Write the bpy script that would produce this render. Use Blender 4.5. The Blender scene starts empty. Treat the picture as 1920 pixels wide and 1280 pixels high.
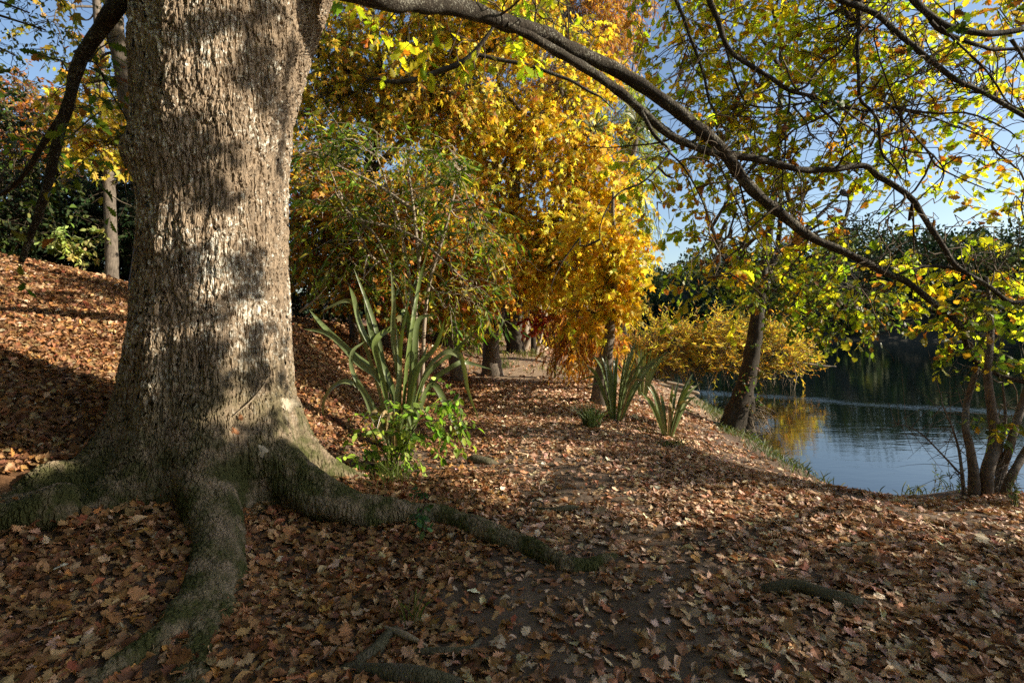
import bpy, math
import numpy as np
from mathutils import Vector

R = np.random.default_rng(11)
SC = bpy.context.scene
COL = SC.collection
CZ, HY, F = 1.6, 600.0, 960.0          # eye height, horizon row, focal length (photo pixels)
SUN_AZ, SUN_EL = math.radians(-8), math.radians(25)   # azimuth from +X towards +Y
SUN = np.array([math.cos(SUN_EL) * math.cos(SUN_AZ), math.cos(SUN_EL) * math.sin(SUN_AZ), math.sin(SUN_EL)])
WATER_Z = -0.9


def P(px, py, D):
    return np.array([(px - 960) / F * D, D, CZ + (HY - py) / F * D])


def path(D0, D1, *pts):
    n = len(pts)
    return [P(x, y, D0 + (D1 - D0) * i / max(1, n - 1)) for i, (x, y) in enumerate(pts)]


# ------------------------------------------------------------------ small maths
def nrm(v):
    return v / np.maximum(np.linalg.norm(v, axis=-1, keepdims=True), 1e-9)


def vnoise2(x, y, seed=0):
    xi, yi = np.floor(x).astype(np.int64), np.floor(y).astype(np.int64)
    fx, fy = x - xi, y - yi
    fx, fy = fx * fx * (3 - 2 * fx), fy * fy * (3 - 2 * fy)

    def h(a, b):
        n = (a * 374761393 + b * 668265263 + seed * 974711) & 0x7FFFFFFF
        n = ((n ^ (n >> 13)) * 1274126177) & 0x7FFFFFFF
        return ((n ^ (n >> 16)) & 0xFFFF) / 65535.0 * 2 - 1
    return (h(xi, yi) * (1 - fx) + h(xi + 1, yi) * fx) * (1 - fy) + (h(xi, yi + 1) * (1 - fx) + h(xi + 1, yi + 1) * fx) * fy


def fbm2(x, y, seed=0, oct=4):
    s, a = 0, 1.0
    for k in range(oct):
        s = s + a * vnoise2(x * 2 ** k + 17 * k, y * 2 ** k - 9 * k, seed + k)
        a *= .5
    return s


def sstep(a, b, x):
    t = np.clip((x - a) / (b - a), 0, 1)
    return t * t * (3 - 2 * t)


# ------------------------------------------------------------------ terrain
NEAR = np.array([(60, 1.5), (14, 5.4), (9.5, 6.5), (7.1, 6.65), (5.95, 6.9), (5.25, 7.2), (4.95, 7.7), (4.95, 8.8), (5.05, 10.4), (5.4, 12), (5.7, 14), (6.3, 17.5),
                 (6.2, 21), (5.2, 27), (4.2, 40), (1, 60), (-12, 80), (-70, 105), (-400, 180)], float)
FAR = np.array([(-400, 240), (-80, 145), (-30, 120), (0, 98), (15, 82), (35, 67), (60, 58), (120, 50), (400, 40)], float)
RIVER = np.vstack([NEAR, FAR])


def pdist(x, y, poly):
    d = np.full(x.shape, 1e9)
    for (x0, y0), (x1, y1) in zip(poly[:-1], poly[1:]):
        dx, dy = x1 - x0, y1 - y0
        t = np.clip(((x - x0) * dx + (y - y0) * dy) / (dx * dx + dy * dy), 0, 1)
        d = np.minimum(d, np.hypot(x - x0 - t * dx, y - y0 - t * dy))
    return d


def inpoly(x, y, poly):
    c = np.zeros(x.shape, bool)
    n = len(poly)
    for i in range(n):
        x0, y0 = poly[i]
        x1, y1 = poly[(i + 1) % n]
        cond = (y0 > y) != (y1 > y)
        if y1 != y0:
            c ^= cond & (x < (x1 - x0) * (y - y0) / (y1 - y0) + x0)
    return c


def shore(x, y):
    """signed distance to the near shoreline (plus on our bank) and to the far one (plus on that bank)"""
    w = inpoly(x, y, RIVER)
    dn, df = pdist(x, y, NEAR), pdist(x, y, FAR)
    onnear = (dn < df)
    return np.where(w, -dn, np.where(onnear, dn, -dn)), np.where(w, -df, np.where(onnear, -df, df))


def bank(x, y):
    """the leafy slope left of the path"""
    edge = -1.15 - .35 * sstep(8, 12, y) + .55 * sstep(13, 19, y)
    d = np.maximum(edge - x, 0)
    d = np.where(d < .6, d * d / 1.2, d - .3)
    k = np.clip(.15 + .1 * (y - 3), .14, .60)
    k = k * (1 - .75 * sstep(13, 20, y))
    z = k * np.minimum(d, 2.4) + (.24 * (1 - .6 * sstep(10, 14, y))) * np.clip(d - 2.4, 0, 8)
    return z


def ground(x, y):
    x, y = np.asarray(x, float), np.asarray(y, float)
    dn, df = shore(x, y)
    z = bank(x, y)
    z = z + .62 * sstep(12.5, 24, y) * sstep(3, 0, x)
    z = z + 0.018 * fbm2(x * .7, y * .7, 3) + .014 * fbm2(x * 2.6, y * 2.6, 5, 3)
    rag = dn + .22 * fbm2(x * 1.3, y * 1.3, 21, 3) * sstep(0, .4, dn)
    lip = np.interp(rag, [-1, 0, .10, .22, .6, 1.2, 2.5, 3.6], [-1.0, -.97, -.93, -.84, -.74, -.58, -.23, -.02])
    z = z * sstep(.3, 3.2, dn) + lip + .30 * np.exp(-((x - 6.0) ** 2 + (y - 6.25) ** 2) / .55) * sstep(-.05, .35, dn)
    bed = np.clip(-dn, 0, 4) * .35
    z = np.where(dn < 0, -1.0 - np.minimum(bed, np.clip(-df, 0, 4) * .35), z)
    hill = WATER_Z - .1 + np.minimum(np.clip(df, 0, 60) * .5, 3 + np.clip(df, 0, 60) * .16) + 5 * sstep(10, 70, x) * sstep(2, 25, df)
    z = np.where((df > 0) & (df < dn + 1e6) & (dn < 0), hill, z)
    return z


def gz(x, y):
    return float(ground(np.array([x]), np.array([y]))[0])


def G(px, py, lift=0.0):
    """where the ray through a photo pixel meets the ground"""
    D = np.linspace(1.2, 60, 6000)
    X = (px - 960) / F * D
    Z = CZ + (HY - py) / F * D
    hit = np.nonzero(Z <= ground(X, D) + lift)[0]
    i = hit[0] if len(hit) else -1
    return np.array([X[i], D[i], ground(X[i:i + 1] if i >= 0 else X[-1:], D[i:i + 1] if i >= 0 else D[-1:])[0] + lift])


# ------------------------------------------------------------------ mesh building
class MB:
    """collects vertices, faces, corner colours; build() links ONE mesh object"""

    def __init__(self):
        self.v, self.l, self.t, self.c, self.n = [], [], [], [], 0

    def add(self, V, loops, tots, col=None):
        V = np.asarray(V, np.float32).reshape(-1, 3)
        self.v.append(V)
        self.l.append(np.asarray(loops, np.int64) + self.n)
        self.t.append(np.asarray(tots, np.int64))
        if col is None:
            col = np.ones((len(V), 3))
        self.c.append(np.broadcast_to(np.asarray(col, np.float32), (len(V), 3)))
        self.n += len(V)

    def build(self, name, mat, parent=None, smooth=True):
        V, L, T, C = np.concatenate(self.v), np.concatenate(self.l), np.concatenate(self.t), np.concatenate(self.c)
        me = bpy.data.meshes.new(name)
        me.vertices.add(len(V))
        me.vertices.foreach_set('co', V.astype(np.float32).ravel())
        me.loops.add(len(L))
        me.loops.foreach_set('vertex_index', L.astype(np.int32))
        me.polygons.add(len(T))
        st = np.concatenate([[0], np.cumsum(T)[:-1]]).astype(np.int32)
        me.polygons.foreach_set('loop_start', st)
        me.polygons.foreach_set('use_smooth', np.full(len(T), smooth))
        me.update(calc_edges=True)
        a = me.color_attributes.new('col', 'FLOAT_COLOR', 'POINT')
        a.data.foreach_set('color', np.hstack([C, np.ones((len(C), 1), np.float32)]).astype(np.float32).ravel())
        me.materials.append(mat)
        o = bpy.data.objects.new(name, me)
        COL.objects.link(o)
        if parent is not None:
            o.parent = parent
            o.matrix_parent_inverse = parent.matrix_world.inverted()
        return o


def tag(o, label, cat, group=None, kind=None):
    if label:
        o['label'] = label
    if cat:
        o['category'] = cat
    if group:
        o['group'] = group
    if kind:
        o['kind'] = kind
    return o


def thing(name, label, cat, loc, group=None):
    o = bpy.data.objects.new(name, None)
    o.empty_display_size = .2
    COL.objects.link(o)
    o.location = [float(c) for c in loc]
    bpy.context.view_layer.update()
    return tag(o, label, cat, group)


def spline(pts, per=6):
    p = np.asarray(pts, float)
    if len(p) < 3:
        t = np.linspace(0, 1, per + 1)[:, None]
        return p[0] * (1 - t) + p[1] * t
    q = np.vstack([2 * p[0] - p[1], p, 2 * p[-1] - p[-2]])
    out = []
    t = np.linspace(0, 1, per, endpoint=False)[:, None]
    for i in range(len(p) - 1):
        a, b, c, d = q[i:i + 4]
        out.append(.5 * (2 * b + (c - a) * t + (2 * a - 5 * b + 4 * c - d) * t ** 2 + (3 * b - a - 3 * c + d) * t ** 3))
    return np.vstack(out + [p[-1:]])


def tube(mb, pts, r0, r1=None, sides=10, per=6, wob=.0, col=None, knob=0.0, flat=1.0):
    """a tapered, slightly knobbly limb along a smoothed polyline; r0 may be a list"""
    c = spline(pts, per)
    n = len(c)
    s = np.concatenate([[0], np.cumsum(np.linalg.norm(np.diff(c, axis=0), axis=1))])
    if np.ndim(r0) > 0:
        rr = np.interp(np.linspace(0, 1, n), np.linspace(0, 1, len(r0)), r0)
    else:
        rr = r0 + (r1 - r0) * (s / max(s[-1], 1e-6))
    T = nrm(np.gradient(c, axis=0))
    up = np.array([0, 0, 1.0]) if abs(T[0, 2]) < .9 else np.array([1.0, 0, 0])
    N = np.zeros_like(c)
    N[0] = nrm(np.cross(T[0], up))
    for i in range(1, n):
        v = N[i - 1] - T[i] * np.dot(N[i - 1], T[i])
        N[i] = nrm(v)
    B = np.cross(T, N)
    a = np.linspace(0, 2 * math.pi, sides, endpoint=False)
    ph = R.uniform(0, 6.28, 4)
    rad = rr[:, None] * (1 + wob * np.sin(3 * a[None] + ph[0] + s[:, None] * 5) * np.sin(s[:, None] * 9 + ph[1])
                         + knob * np.sin(s[:, None] * 17 + ph[2]) * np.sin(2 * a[None] + s[:, None] * 3 + ph[3]))
    V = c[:, None] + rad[..., None] * (np.cos(a)[None, :, None] * N[:, None] + flat * np.sin(a)[None, :, None] * B[:, None])
    i, j = np.meshgrid(np.arange(n - 1), np.arange(sides), indexing='ij')
    j2 = (j + 1) % sides
    q = np.stack([i * sides + j, i * sides + j2, (i + 1) * sides + j2, (i + 1) * sides + j], -1).reshape(-1, 4)
    tip = len(c) * sides
    V = np.vstack([V.reshape(-1, 3), c[-1] + T[-1] * rr[-1] * .6])
    k = np.arange(sides)
    tri = np.stack([(n - 1) * sides + k, (n - 1) * sides + (k + 1) % sides, np.full(sides, tip)], -1)
    mb.add(V, np.concatenate([q.ravel(), tri.ravel()]), np.concatenate([np.full(len(q), 4), np.full(sides, 3)]), col)
    return c


def twigs(mb, A, d, L, droop, r, seg=4, col=None, r1=.35):
    """many thin three-sided twigs at once: start A, direction d, length L, sag droop"""
    n = len(A)
    t = np.linspace(0, 1, seg + 1)
    c = A[:, None] + d[:, None] * (L[:, None] * t)[..., None]
    c[..., 2] -= droop[:, None] * L[:, None] * t[None] ** 2
    x = nrm(np.cross(d, np.array([.3, .2, 1.0])))
    y = np.cross(x, d)
    ang = np.array([0, 2.094, 4.189])
    rad = r[:, None] * (1 - (1 - r1) * t[None])
    V = c[:, :, None] + rad[:, :, None, None] * (np.cos(ang)[None, None, :, None] * x[:, None, None] + np.sin(ang)[None, None, :, None] * y[:, None, None])
    i, j = np.meshgrid(np.arange(seg), np.arange(3), indexing='ij')
    q = np.stack([i * 3 + j, i * 3 + (j + 1) % 3, (i + 1) * 3 + (j + 1) % 3, (i + 1) * 3 + j], -1).reshape(-1, 4)
    off = (np.arange(n) * (seg + 1) * 3)[:, None, None]
    mb.add(V.reshape(-1, 3), (q[None] + off).ravel(), np.full(n * len(q), 4), col)


def bent_twigs(mb, A, B, r, seg=5, r1=.5):
    """crooked thin twigs from A to B"""
    n = len(A)
    t = np.linspace(0, 1, seg + 1)
    ln = np.linalg.norm(B - A, axis=1)
    k1, k2 = R.normal(0, .16, (n, 3)) * ln[:, None], R.normal(0, .06, (n, 3)) * ln[:, None]
    k1[:, 2] += .10 * ln
    c = A[:, None] * (1 - t)[None, :, None] + B[:, None] * t[None, :, None] + k1[:, None] * np.sin(math.pi * t)[None, :, None] + k2[:, None] * np.sin(3 * math.pi * t)[None, :, None]
    d = nrm(B - A)
    x = nrm(np.cross(d, np.array([.3, .2, 1.0])))
    y = np.cross(x, d)
    ang = np.array([0, 2.094, 4.189])
    rad = r[:, None] * (1 - (1 - r1) * t[None])
    V = c[:, :, None] + rad[:, :, None, None] * (np.cos(ang)[None, None, :, None] * x[:, None, None] + np.sin(ang)[None, None, :, None] * y[:, None, None])
    i, j = np.meshgrid(np.arange(seg), np.arange(3), indexing='ij')
    q = np.stack([i * 3 + j, i * 3 + (j + 1) % 3, (i + 1) * 3 + (j + 1) % 3, (i + 1) * 3 + j], -1).reshape(-1, 4)
    off = (np.arange(n) * (seg + 1) * 3)[:, None, None]
    mb.add(V.reshape(-1, 3), (q[None] + off).ravel(), np.full(n * len(q), 4))


# ------------------------------------------------------------------ leaf templates: (verts, loops, totals), length along +Y = 1
def strip_leaf(ys, ws, fold=.25, curl=.25, wave=0.0, twist=0.0):
    ys, ws = np.array(ys, float), np.array(ws, float)
    n = len(ys)
    mid = np.stack([0 * ys, ys, -curl * ys ** 2], -1)
    lf = np.stack([-ws, ys + .0, fold * ws - curl * ys ** 2 + wave * np.sin(ys * 11)], -1)
    rt = np.stack([ws, ys + .0, fold * ws - curl * ys ** 2 + wave * np.sin(ys * 13 + 1) + twist * ws], -1)
    V = np.vstack([lf, mid, rt])
    lo = []
    for i in range(n - 1):
        lo += [i, n + i, n + i + 1, i + 1]
        lo += [n + i, 2 * n + i, 2 * n + i + 1, n + i + 1]
    return V, np.array(lo), np.full(2 * (n - 1), 4)


OAK_Y = [0, .10, .20, .28, .37, .46, .56, .64, .74, .83, .91, 1]
OAK_W = [.012, .05, .17, .10, .27, .15, .36, .20, .33, .16, .17, .03]


def oak(fold, curl, wave=0., twist=0.):
    return strip_leaf(OAK_Y, OAK_W, fold, curl, wave, twist)


def fan_leaf(tips, cup=.15, droop=.25):
    """palmate leaf: tips = [(angle from +Y, length)], notches between"""
    pts = [(0, 0.02)]
    ang = [a for a, _ in tips]
    for k, (a, l) in enumerate(tips):
        pts.append((a, l))
        if k < len(tips) - 1:
            pts.append(((a + ang[k + 1]) / 2, .30))
    V = [(0, 0, 0)]
    base = np.array([0, .28])
    for a, l in pts[1:]:
        x, y = base + l * np.array([math.sin(math.radians(a)), math.cos(math.radians(a))])
        V.append((x, y, -droop * (x * x + (y - .28) ** 2) + cup * abs(x)))
    V.append((0, .28, 0))
    c = len(V) - 1
    lo = []
    for i in range(1, c - 1):
        lo += [c, i + 1, i]
    lo += [c, 1, 0, c, 0, c - 1]
    return np.array(V, float), np.array(lo), np.full(len(lo) // 3, 3)


T_OAK = [oak(.2, .15), oak(.5, .35, .02), oak(-.25, .3, .03, .2), oak(.1, -.2, .03, -.3)]
def torn(ys, ws, cut, **k):
    return strip_leaf([y for y in ys if y <= cut], [w for y, w in zip(ys, ws) if y <= cut], **k)


WIDE_W = [.012, .10, .30, .22, .38, .26, .46, .30, .40, .20, .18, .03]
NARROW_W = [.01, .03, .10, .07, .17, .10, .24, .16, .24, .14, .12, .02]
T_LITTER = [oak(.2, .1, .03, .2), oak(.5, .35, .05, -.3), oak(-.4, .4, .04, .3), oak(.15, -.3, .05, -.4), oak(1.0, .2, .05, .5), oak(-.2, -.2, .04, .7), strip_leaf(OAK_Y, WIDE_W, .15, .15, .04, .2),
            strip_leaf(OAK_Y, WIDE_W, -.2, -.2, .05, -.3), strip_leaf(OAK_Y, NARROW_W, .3, .4, .05, .6), torn(OAK_Y, OAK_W, .7, fold=.2, curl=.3, wave=.05), strip_leaf([0, .2, .45, .7, .9, 1], [.01, .16, .27, .25, .12, .01], .3, .3, .03, .3),
            strip_leaf([0, .2, .45, .7, .9, 1], [.01, .12, .2, .2, .1, .01], 1.4, .5, .04, .3)]
T_LITTERLO = [strip_leaf([0, .3, .62, 1], [.03, .26, .33, .05], f, c, .06, t) for f, c, t in [(.4, .2, .3), (-.4, .4, -.2), (.8, -.3, .4), (.1, -.5, -.6)]]
T_STAR = [fan_leaf([(-105, .42), (-55, .60), (0, .72), (55, .60), (105, .42)], c, d) for c, d in [(.1, .3), (-.15, .5), (.3, .2)]]
T_LANCE = [strip_leaf([0, .25, .6, 1], [.01, .11, .10, .005], f, c) for f, c in [(.3, .3), (.5, .5), (.1, .1)]]
T_OVAL = [strip_leaf([0, .22, .55, .82, 1], [.02, .22, .27, .15, .01], f, c) for f, c in [(.3, .15), (.5, .3), (-.1, .1)]]
T_DIAM = [strip_leaf([0, .5, 1], [.02, .3, .02], f, c) for f, c in [(.4, .2), (-.3, .3), (.1, 0)]]
T_FEATHER = [strip_leaf([0, .4, 1], [.03, .09, .01], .1, c) for c in (.2, .5, .8)]


def scatter(mb, temps, pos, d, nv, size, col):
    """leaves: base pos, axis d, normal nv"""
    n = len(pos)
    d = nrm(d)
    x = nrm(np.cross(d, nv))
    z = np.cross(x, d)
    which = R.integers(0, len(temps), n)
    for k, (V, lo, to) in enumerate(temps):
        m = np.nonzero(which == k)[0]
        if not len(m):
            continue
        Q = V[None, :, :] * size[m][:, None, None]
        W = pos[m][:, None] + Q[..., :1] * x[m][:, None] + Q[..., 1:2] * d[m][:, None] + Q[..., 2:] * z[m][:, None]
        off = (np.arange(len(m)) * len(V))[:, None]
        mb.add(W.reshape(-1, 3), (lo[None] + off).ravel(), np.tile(to, len(m)), np.repeat(col[m], len(V), axis=0))


def rvec(n):
    return nrm(R.normal(size=(n, 3)))


def palette(pal, n, bias=None, jit=.25):
    c = np.array([p[0] for p in pal], float)
    w = np.array([p[1] for p in pal], float)
    idx = R.choice(len(c), n, p=w / w.sum())
    out = c[idx] * np.exp(R.normal(0, jit, (n, 1))) * np.exp(R.normal(0, .07, (n, 3)))
    if bias is not None:
        out = out * bias
    return np.clip(out, 0.004, .85)


def spray_leaves(mb, A, d, L, droop, nleaf, temps, size, pal, bias=None, hang=.35, up=.8, spread=.8, tipbias=0.0, jit=.25):
    """leaves alternate along each twig"""
    n = len(A)
    t = (np.arange(nleaf)[None] + R.uniform(.2, 1.0, (n, nleaf))) / nleaf
    if tipbias:
        t = 1 - (1 - t) ** (1 + tipbias)
    pos = A[:, None] + d[:, None] * (L[:, None] * t)[..., None]
    pos[..., 2] -= droop[:, None] * L[:, None] * t ** 2
    side = nrm(np.cross(d, np.array([0, 0, 1.0])) + .05 * R.normal(size=d.shape))
    s = np.where(np.arange(nleaf) % 2 == 0, 1., -1.)
    tang = d[:, None] - np.array([0, 0, 1.0]) * (2 * droop[:, None] * t)[..., None]
    ld = tang * .6 + side[:, None] * (s[None] * spread)[..., None] + .35 * R.normal(size=pos.shape) - np.array([0, 0, hang])
    nv = np.array([0, 0, up]) + .55 * R.normal(size=pos.shape)
    N = n * nleaf
    b = None if bias is None else np.repeat(bias, nleaf, axis=0)
    scatter(mb, temps, pos.reshape(-1, 3), ld.reshape(-1, 3), nv.reshape(-1, 3), size * np.exp(R.normal(0, .22, N)), palette(pal, N, b, jit))


# ------------------------------------------------------------------ materials
def mat_new(name):
    m = bpy.data.materials.new(name)
    m.use_nodes = True
    nt = m.node_tree
    b = nt.nodes['Principled BSDF']
    return m, nt, b


def leaf_mat(name, trans=.45, rough=.45, boost=(1.25, 1.25, .7), spec=.35):
    m, nt, b = mat_new(name)
    N, L = nt.nodes, nt.links
    at = N.new('ShaderNodeAttribute')
    at.attribute_name = 'col'
    L.new(at.outputs['Color'], b.inputs['Base Color'])
    b.inputs['Roughness'].default_value = rough
    b.inputs['Specular IOR Level'].default_value = spec
    tr = N.new('ShaderNodeBsdfTranslucent')
    mx = N.new('ShaderNodeVectorMath')
    mx.operation = 'MULTIPLY'
    mx.inputs[1].default_value = boost
    L.new(at.outputs['Color'], mx.inputs[0])
    L.new(mx.outputs[0], tr.inputs['Color'])
    ms = N.new('ShaderNodeMixShader')
    ms.inputs[0].default_value = trans
    L.new(b.outputs[0], ms.inputs[1])
    L.new(tr.outputs[0], ms.inputs[2])
    L.new(ms.outputs[0], N['Material Output'].inputs['Surface'])
    return m


def tex_noise(nt, scale, detail=4, rough=.55, vec=None, dist=0.0):
    n = nt.nodes.new('ShaderNodeTexNoise')
    n.inputs['Scale'].default_value = scale
    n.inputs['Detail'].default_value = detail
    n.inputs['Roughness'].default_value = rough
    n.inputs['Distortion'].default_value = dist
    if vec is not None:
        nt.links.new(vec, n.inputs['Vector'])
    return n.outputs['Fac']


def mathn(nt, op, a, b=None, c=None, clamp=False):
    n = nt.nodes.new('ShaderNodeMath')
    n.operation = op
    n.use_clamp = clamp
    for i, v in enumerate((a, b, c)):
        if v is None:
            continue
        if isinstance(v, (int, float)):
            n.inputs[i].default_value = v
        else:
            nt.links.new(v, n.inputs[i])
    return n.outputs[0]


def ramp(nt, fac, stops):
    n = nt.nodes.new('ShaderNodeValToRGB')
    el = n.color_ramp.elements
    while len(el) < len(stops):
        el.new(.5)
    for e, (p, c) in zip(el, stops):
        e.position = p
        e.color = (*c, 1) if len(c) == 3 else c
    nt.links.new(fac, n.inputs[0])
    return n.outputs['Color']


def mixc(nt, fac, a, b):
    n = nt.nodes.new('ShaderNodeMix')
    n.data_type = 'RGBA'
    for sock, v in ((n.inputs['Factor'], fac), (n.inputs['A'], a), (n.inputs['B'], b)):
        if isinstance(v, (int, float)):
            sock.default_value = v
        elif isinstance(v, tuple):
            sock.default_value = (*v, 1)
        else:
            nt.links.new(v, sock)
    # Mix node has several A/B sockets; use the colour ones
    return n.outputs['Result']


def mix_rgb(nt, fac, a, b):
    n = nt.nodes.new('ShaderNodeMixRGB')
    for sock, v in zip(n.inputs, (fac, a, b)):
        if isinstance(v, (int, float)):
            sock.default_value = v
        elif isinstance(v, tuple):
            sock.default_value = (*v, 1)
        else:
            nt.links.new(v, sock)
    return n.outputs[0]


def obj_coords(nt, scale=(1, 1, 1)):
    g = nt.nodes.new('ShaderNodeNewGeometry')
    mp = nt.nodes.new('ShaderNodeMapping')
    mp.inputs['Scale'].default_value = scale
    nt.links.new(g.outputs['Position'], mp.inputs['Vector'])
    return mp.outputs[0]


def bump(nt, height, strength, dist, b):
    n = nt.nodes.new('ShaderNodeBump')
    n.inputs['Strength'].default_value = strength
    n.inputs['Distance'].default_value = dist
    nt.links.new(height, n.inputs['Height'])
    nt.links.new(n.outputs[0], b.inputs['Normal'])
    return n


def bark_mat(name, base, lich, scale=1.0, moss=0.0, lichen=.5, disp=0.0):
    """furrowed bark: long plates between cracks, grey lichen and moss patches"""
    m, nt, b = mat_new(name)
    co = obj_coords(nt)
    nz = nt.nodes.new('ShaderNodeTexNoise')
    nz.inputs['Scale'].default_value = 5 * scale
    nz.inputs['Detail'].default_value = 3
    nt.links.new(co, nz.inputs['Vector'])
    va = nt.nodes.new('ShaderNodeVectorMath')
    va.operation = 'MULTIPLY_ADD'
    va.inputs[1].default_value = (.04 / scale, .04 / scale, .10 / scale)
    nt.links.new(nz.outputs['Color'], va.inputs[0])
    nt.links.new(co, va.inputs[2])

    def cells(sx, sz):
        mp = nt.nodes.new('ShaderNodeMapping')
        mp.inputs['Scale'].default_value = (sx * scale, sx * scale, sz * scale)
        nt.links.new(va.outputs[0], mp.inputs['Vector'])
        v = nt.nodes.new('ShaderNodeTexVoronoi')
        v.feature = 'DISTANCE_TO_EDGE'
        v.inputs['Scale'].default_value = 1
        nt.links.new(mp.outputs[0], v.inputs['Vector'])
        return v.outputs['Distance']
    e1 = cells(30, 6.0)
    e2 = cells(60, 16)
    mpr = nt.nodes.new('ShaderNodeMapping')
    mpr.inputs['Scale'].default_value = (13 * scale, 13 * scale, 1.5 * scale)
    nt.links.new(va.outputs[0], mpr.inputs['Vector'])
    rg = mathn(nt, 'ABSOLUTE', mathn(nt, 'SUBTRACT', tex_noise(nt, 1.0, 2, .5, mpr.outputs[0]), .5))
    rg = mathn(nt, 'MULTIPLY', rg, 16, clamp=True)
    h1 = mathn(nt, 'SMOOTHSTEP' if False else 'MULTIPLY', mathn(nt, 'MINIMUM', e1, .15), 6.7)
    h1 = mathn(nt, 'MULTIPLY', h1, mathn(nt, 'ADD', mathn(nt, 'MULTIPLY', rg, .55), .45))
    h1 = mathn(nt, 'ADD', mathn(nt, 'MULTIPLY', h1, .6), mathn(nt, 'MULTIPLY', rg, .4))
    h2 = mathn(nt, 'MULTIPLY', mathn(nt, 'MINIMUM', e2, .2), 5.0)
    fine = tex_noise(nt, 60 * scale, 6, .65, co)
    big = tex_noise(nt, 2.2 * scale, 4, .6, co)
    h = mathn(nt, 'ADD', mathn(nt, 'MULTIPLY', h1, .74), mathn(nt, 'MULTIPLY', h2, .14))
    h = mathn(nt, 'ADD', h, mathn(nt, 'MULTIPLY', fine, .2))
    c = ramp(nt, tex_noise(nt, 14 * scale, 5, .6, co), [(.3, tuple(x * .62 for x in base)), (.7, tuple(min(1, x * 1.3) for x in base))])
    ln = mathn(nt, 'ADD', tex_noise(nt, 26 * scale, 5, .7, co), mathn(nt, 'MULTIPLY', big, .55))
    lf = mathn(nt, 'MULTIPLY', mathn(nt, 'SUBTRACT', ln, .805), 10, clamp=True)
    lf = mathn(nt, 'MULTIPLY', lf, lichen)
    # lichen sits on the plates, not down in the cracks
    lf = mathn(nt, 'MULTIPLY', lf, mathn(nt, 'MULTIPLY', e1, 9, clamp=True))
    gl = nt.nodes.new('ShaderNodeNewGeometry')
    sl_ = nt.nodes.new('ShaderNodeSeparateXYZ')
    nt.links.new(gl.outputs['Position'], sl_.inputs[0])
    ml = nt.nodes.new('ShaderNodeMapRange')
    ml.inputs['From Min'].default_value = .55
    ml.inputs['From Max'].default_value = 1.7
    ml.inputs['To Min'].default_value = .06
    nt.links.new(sl_.outputs['Z'], ml.inputs['Value'])
    lf = mathn(nt, 'MULTIPLY', lf, ml.outputs[0])
    c = mix_rgb(nt, lf, c, lich)
    if moss > 0:
        g = nt.nodes.new('ShaderNodeNewGeometry')
        sp = nt.nodes.new('ShaderNodeSeparateXYZ')
        nt.links.new(g.outputs['Position'], sp.inputs[0])
        low = nt.nodes.new('ShaderNodeMapRange')
        low.inputs['From Min'].default_value = 1.5
        low.inputs['From Max'].default_value = .45
        nt.links.new(sp.outputs['Z'], low.inputs['Value'])
        mn = mathn(nt, 'MULTIPLY', mathn(nt, 'SUBTRACT', tex_noise(nt, 4.5, 5, .65, co), .36), 5, clamp=True)
        mf = mathn(nt, 'MULTIPLY', mathn(nt, 'MULTIPLY', mn, low.outputs[0]), moss)
        c = mix_rgb(nt, mf, c, (.060, .066, .020))
    nt.links.new(c, b.inputs['Base Color'])
    b.inputs['Roughness'].default_value = .9
    b.inputs['Specular IOR Level'].default_value = .15
    if disp > 0:
        g2 = nt.nodes.new('ShaderNodeNewGeometry')
        sp2 = nt.nodes.new('ShaderNodeSeparateXYZ')
        nt.links.new(g2.outputs['Position'], sp2.inputs[0])
        mr = nt.nodes.new('ShaderNodeMapRange')
        mr.inputs['From Min'].default_value = .15
        mr.inputs['From Max'].default_value = 1.0
        mr.inputs['To Min'].default_value = .55
        nt.links.new(sp2.outputs['Z'], mr.inputs['Value'])
        h = mathn(nt, 'MULTIPLY', mathn(nt, 'SUBTRACT', h, .6), mr.outputs[0])
        h = mathn(nt, 'ADD', h, .6)
        d = nt.nodes.new('ShaderNodeDisplacement')
        d.inputs['Midlevel'].default_value = .6
        d.inputs['Scale'].default_value = disp
        nt.links.new(h, d.inputs['Height'])
        nt.links.new(d.outputs[0], nt.nodes['Material Output'].inputs['Displacement'])
        m.displacement_method = 'BOTH'
    else:
        bump(nt, h, .9, .02 / scale, b)
    return m


def plain_bark(name, base, var=.5, scale=1.0, stretch=4.0):
    m, nt, b = mat_new(name)
    co = obj_coords(nt, (scale, scale, scale / stretch))
    co1 = obj_coords(nt)
    n1 = tex_noise(nt, 40, 5, .6, co, .5)
    n2 = tex_noise(nt, 9 * scale, 4, .6, co1)
    c = ramp(nt, mathn(nt, 'ADD', mathn(nt, 'MULTIPLY', n1, .6), mathn(nt, 'MULTIPLY', n2, .4)),
             [(.35, tuple(x * (1 - var) for x in base)), (.52, base), (.68, tuple(min(1, x * (1 + var)) for x in base))])
    nt.links.new(c, b.inputs['Base Color'])
    b.inputs['Roughness'].default_value = .88
    b.inputs['Specular IOR Level'].default_value = .2
    bump(nt, n1, .8, .012, b)
    return m


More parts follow.
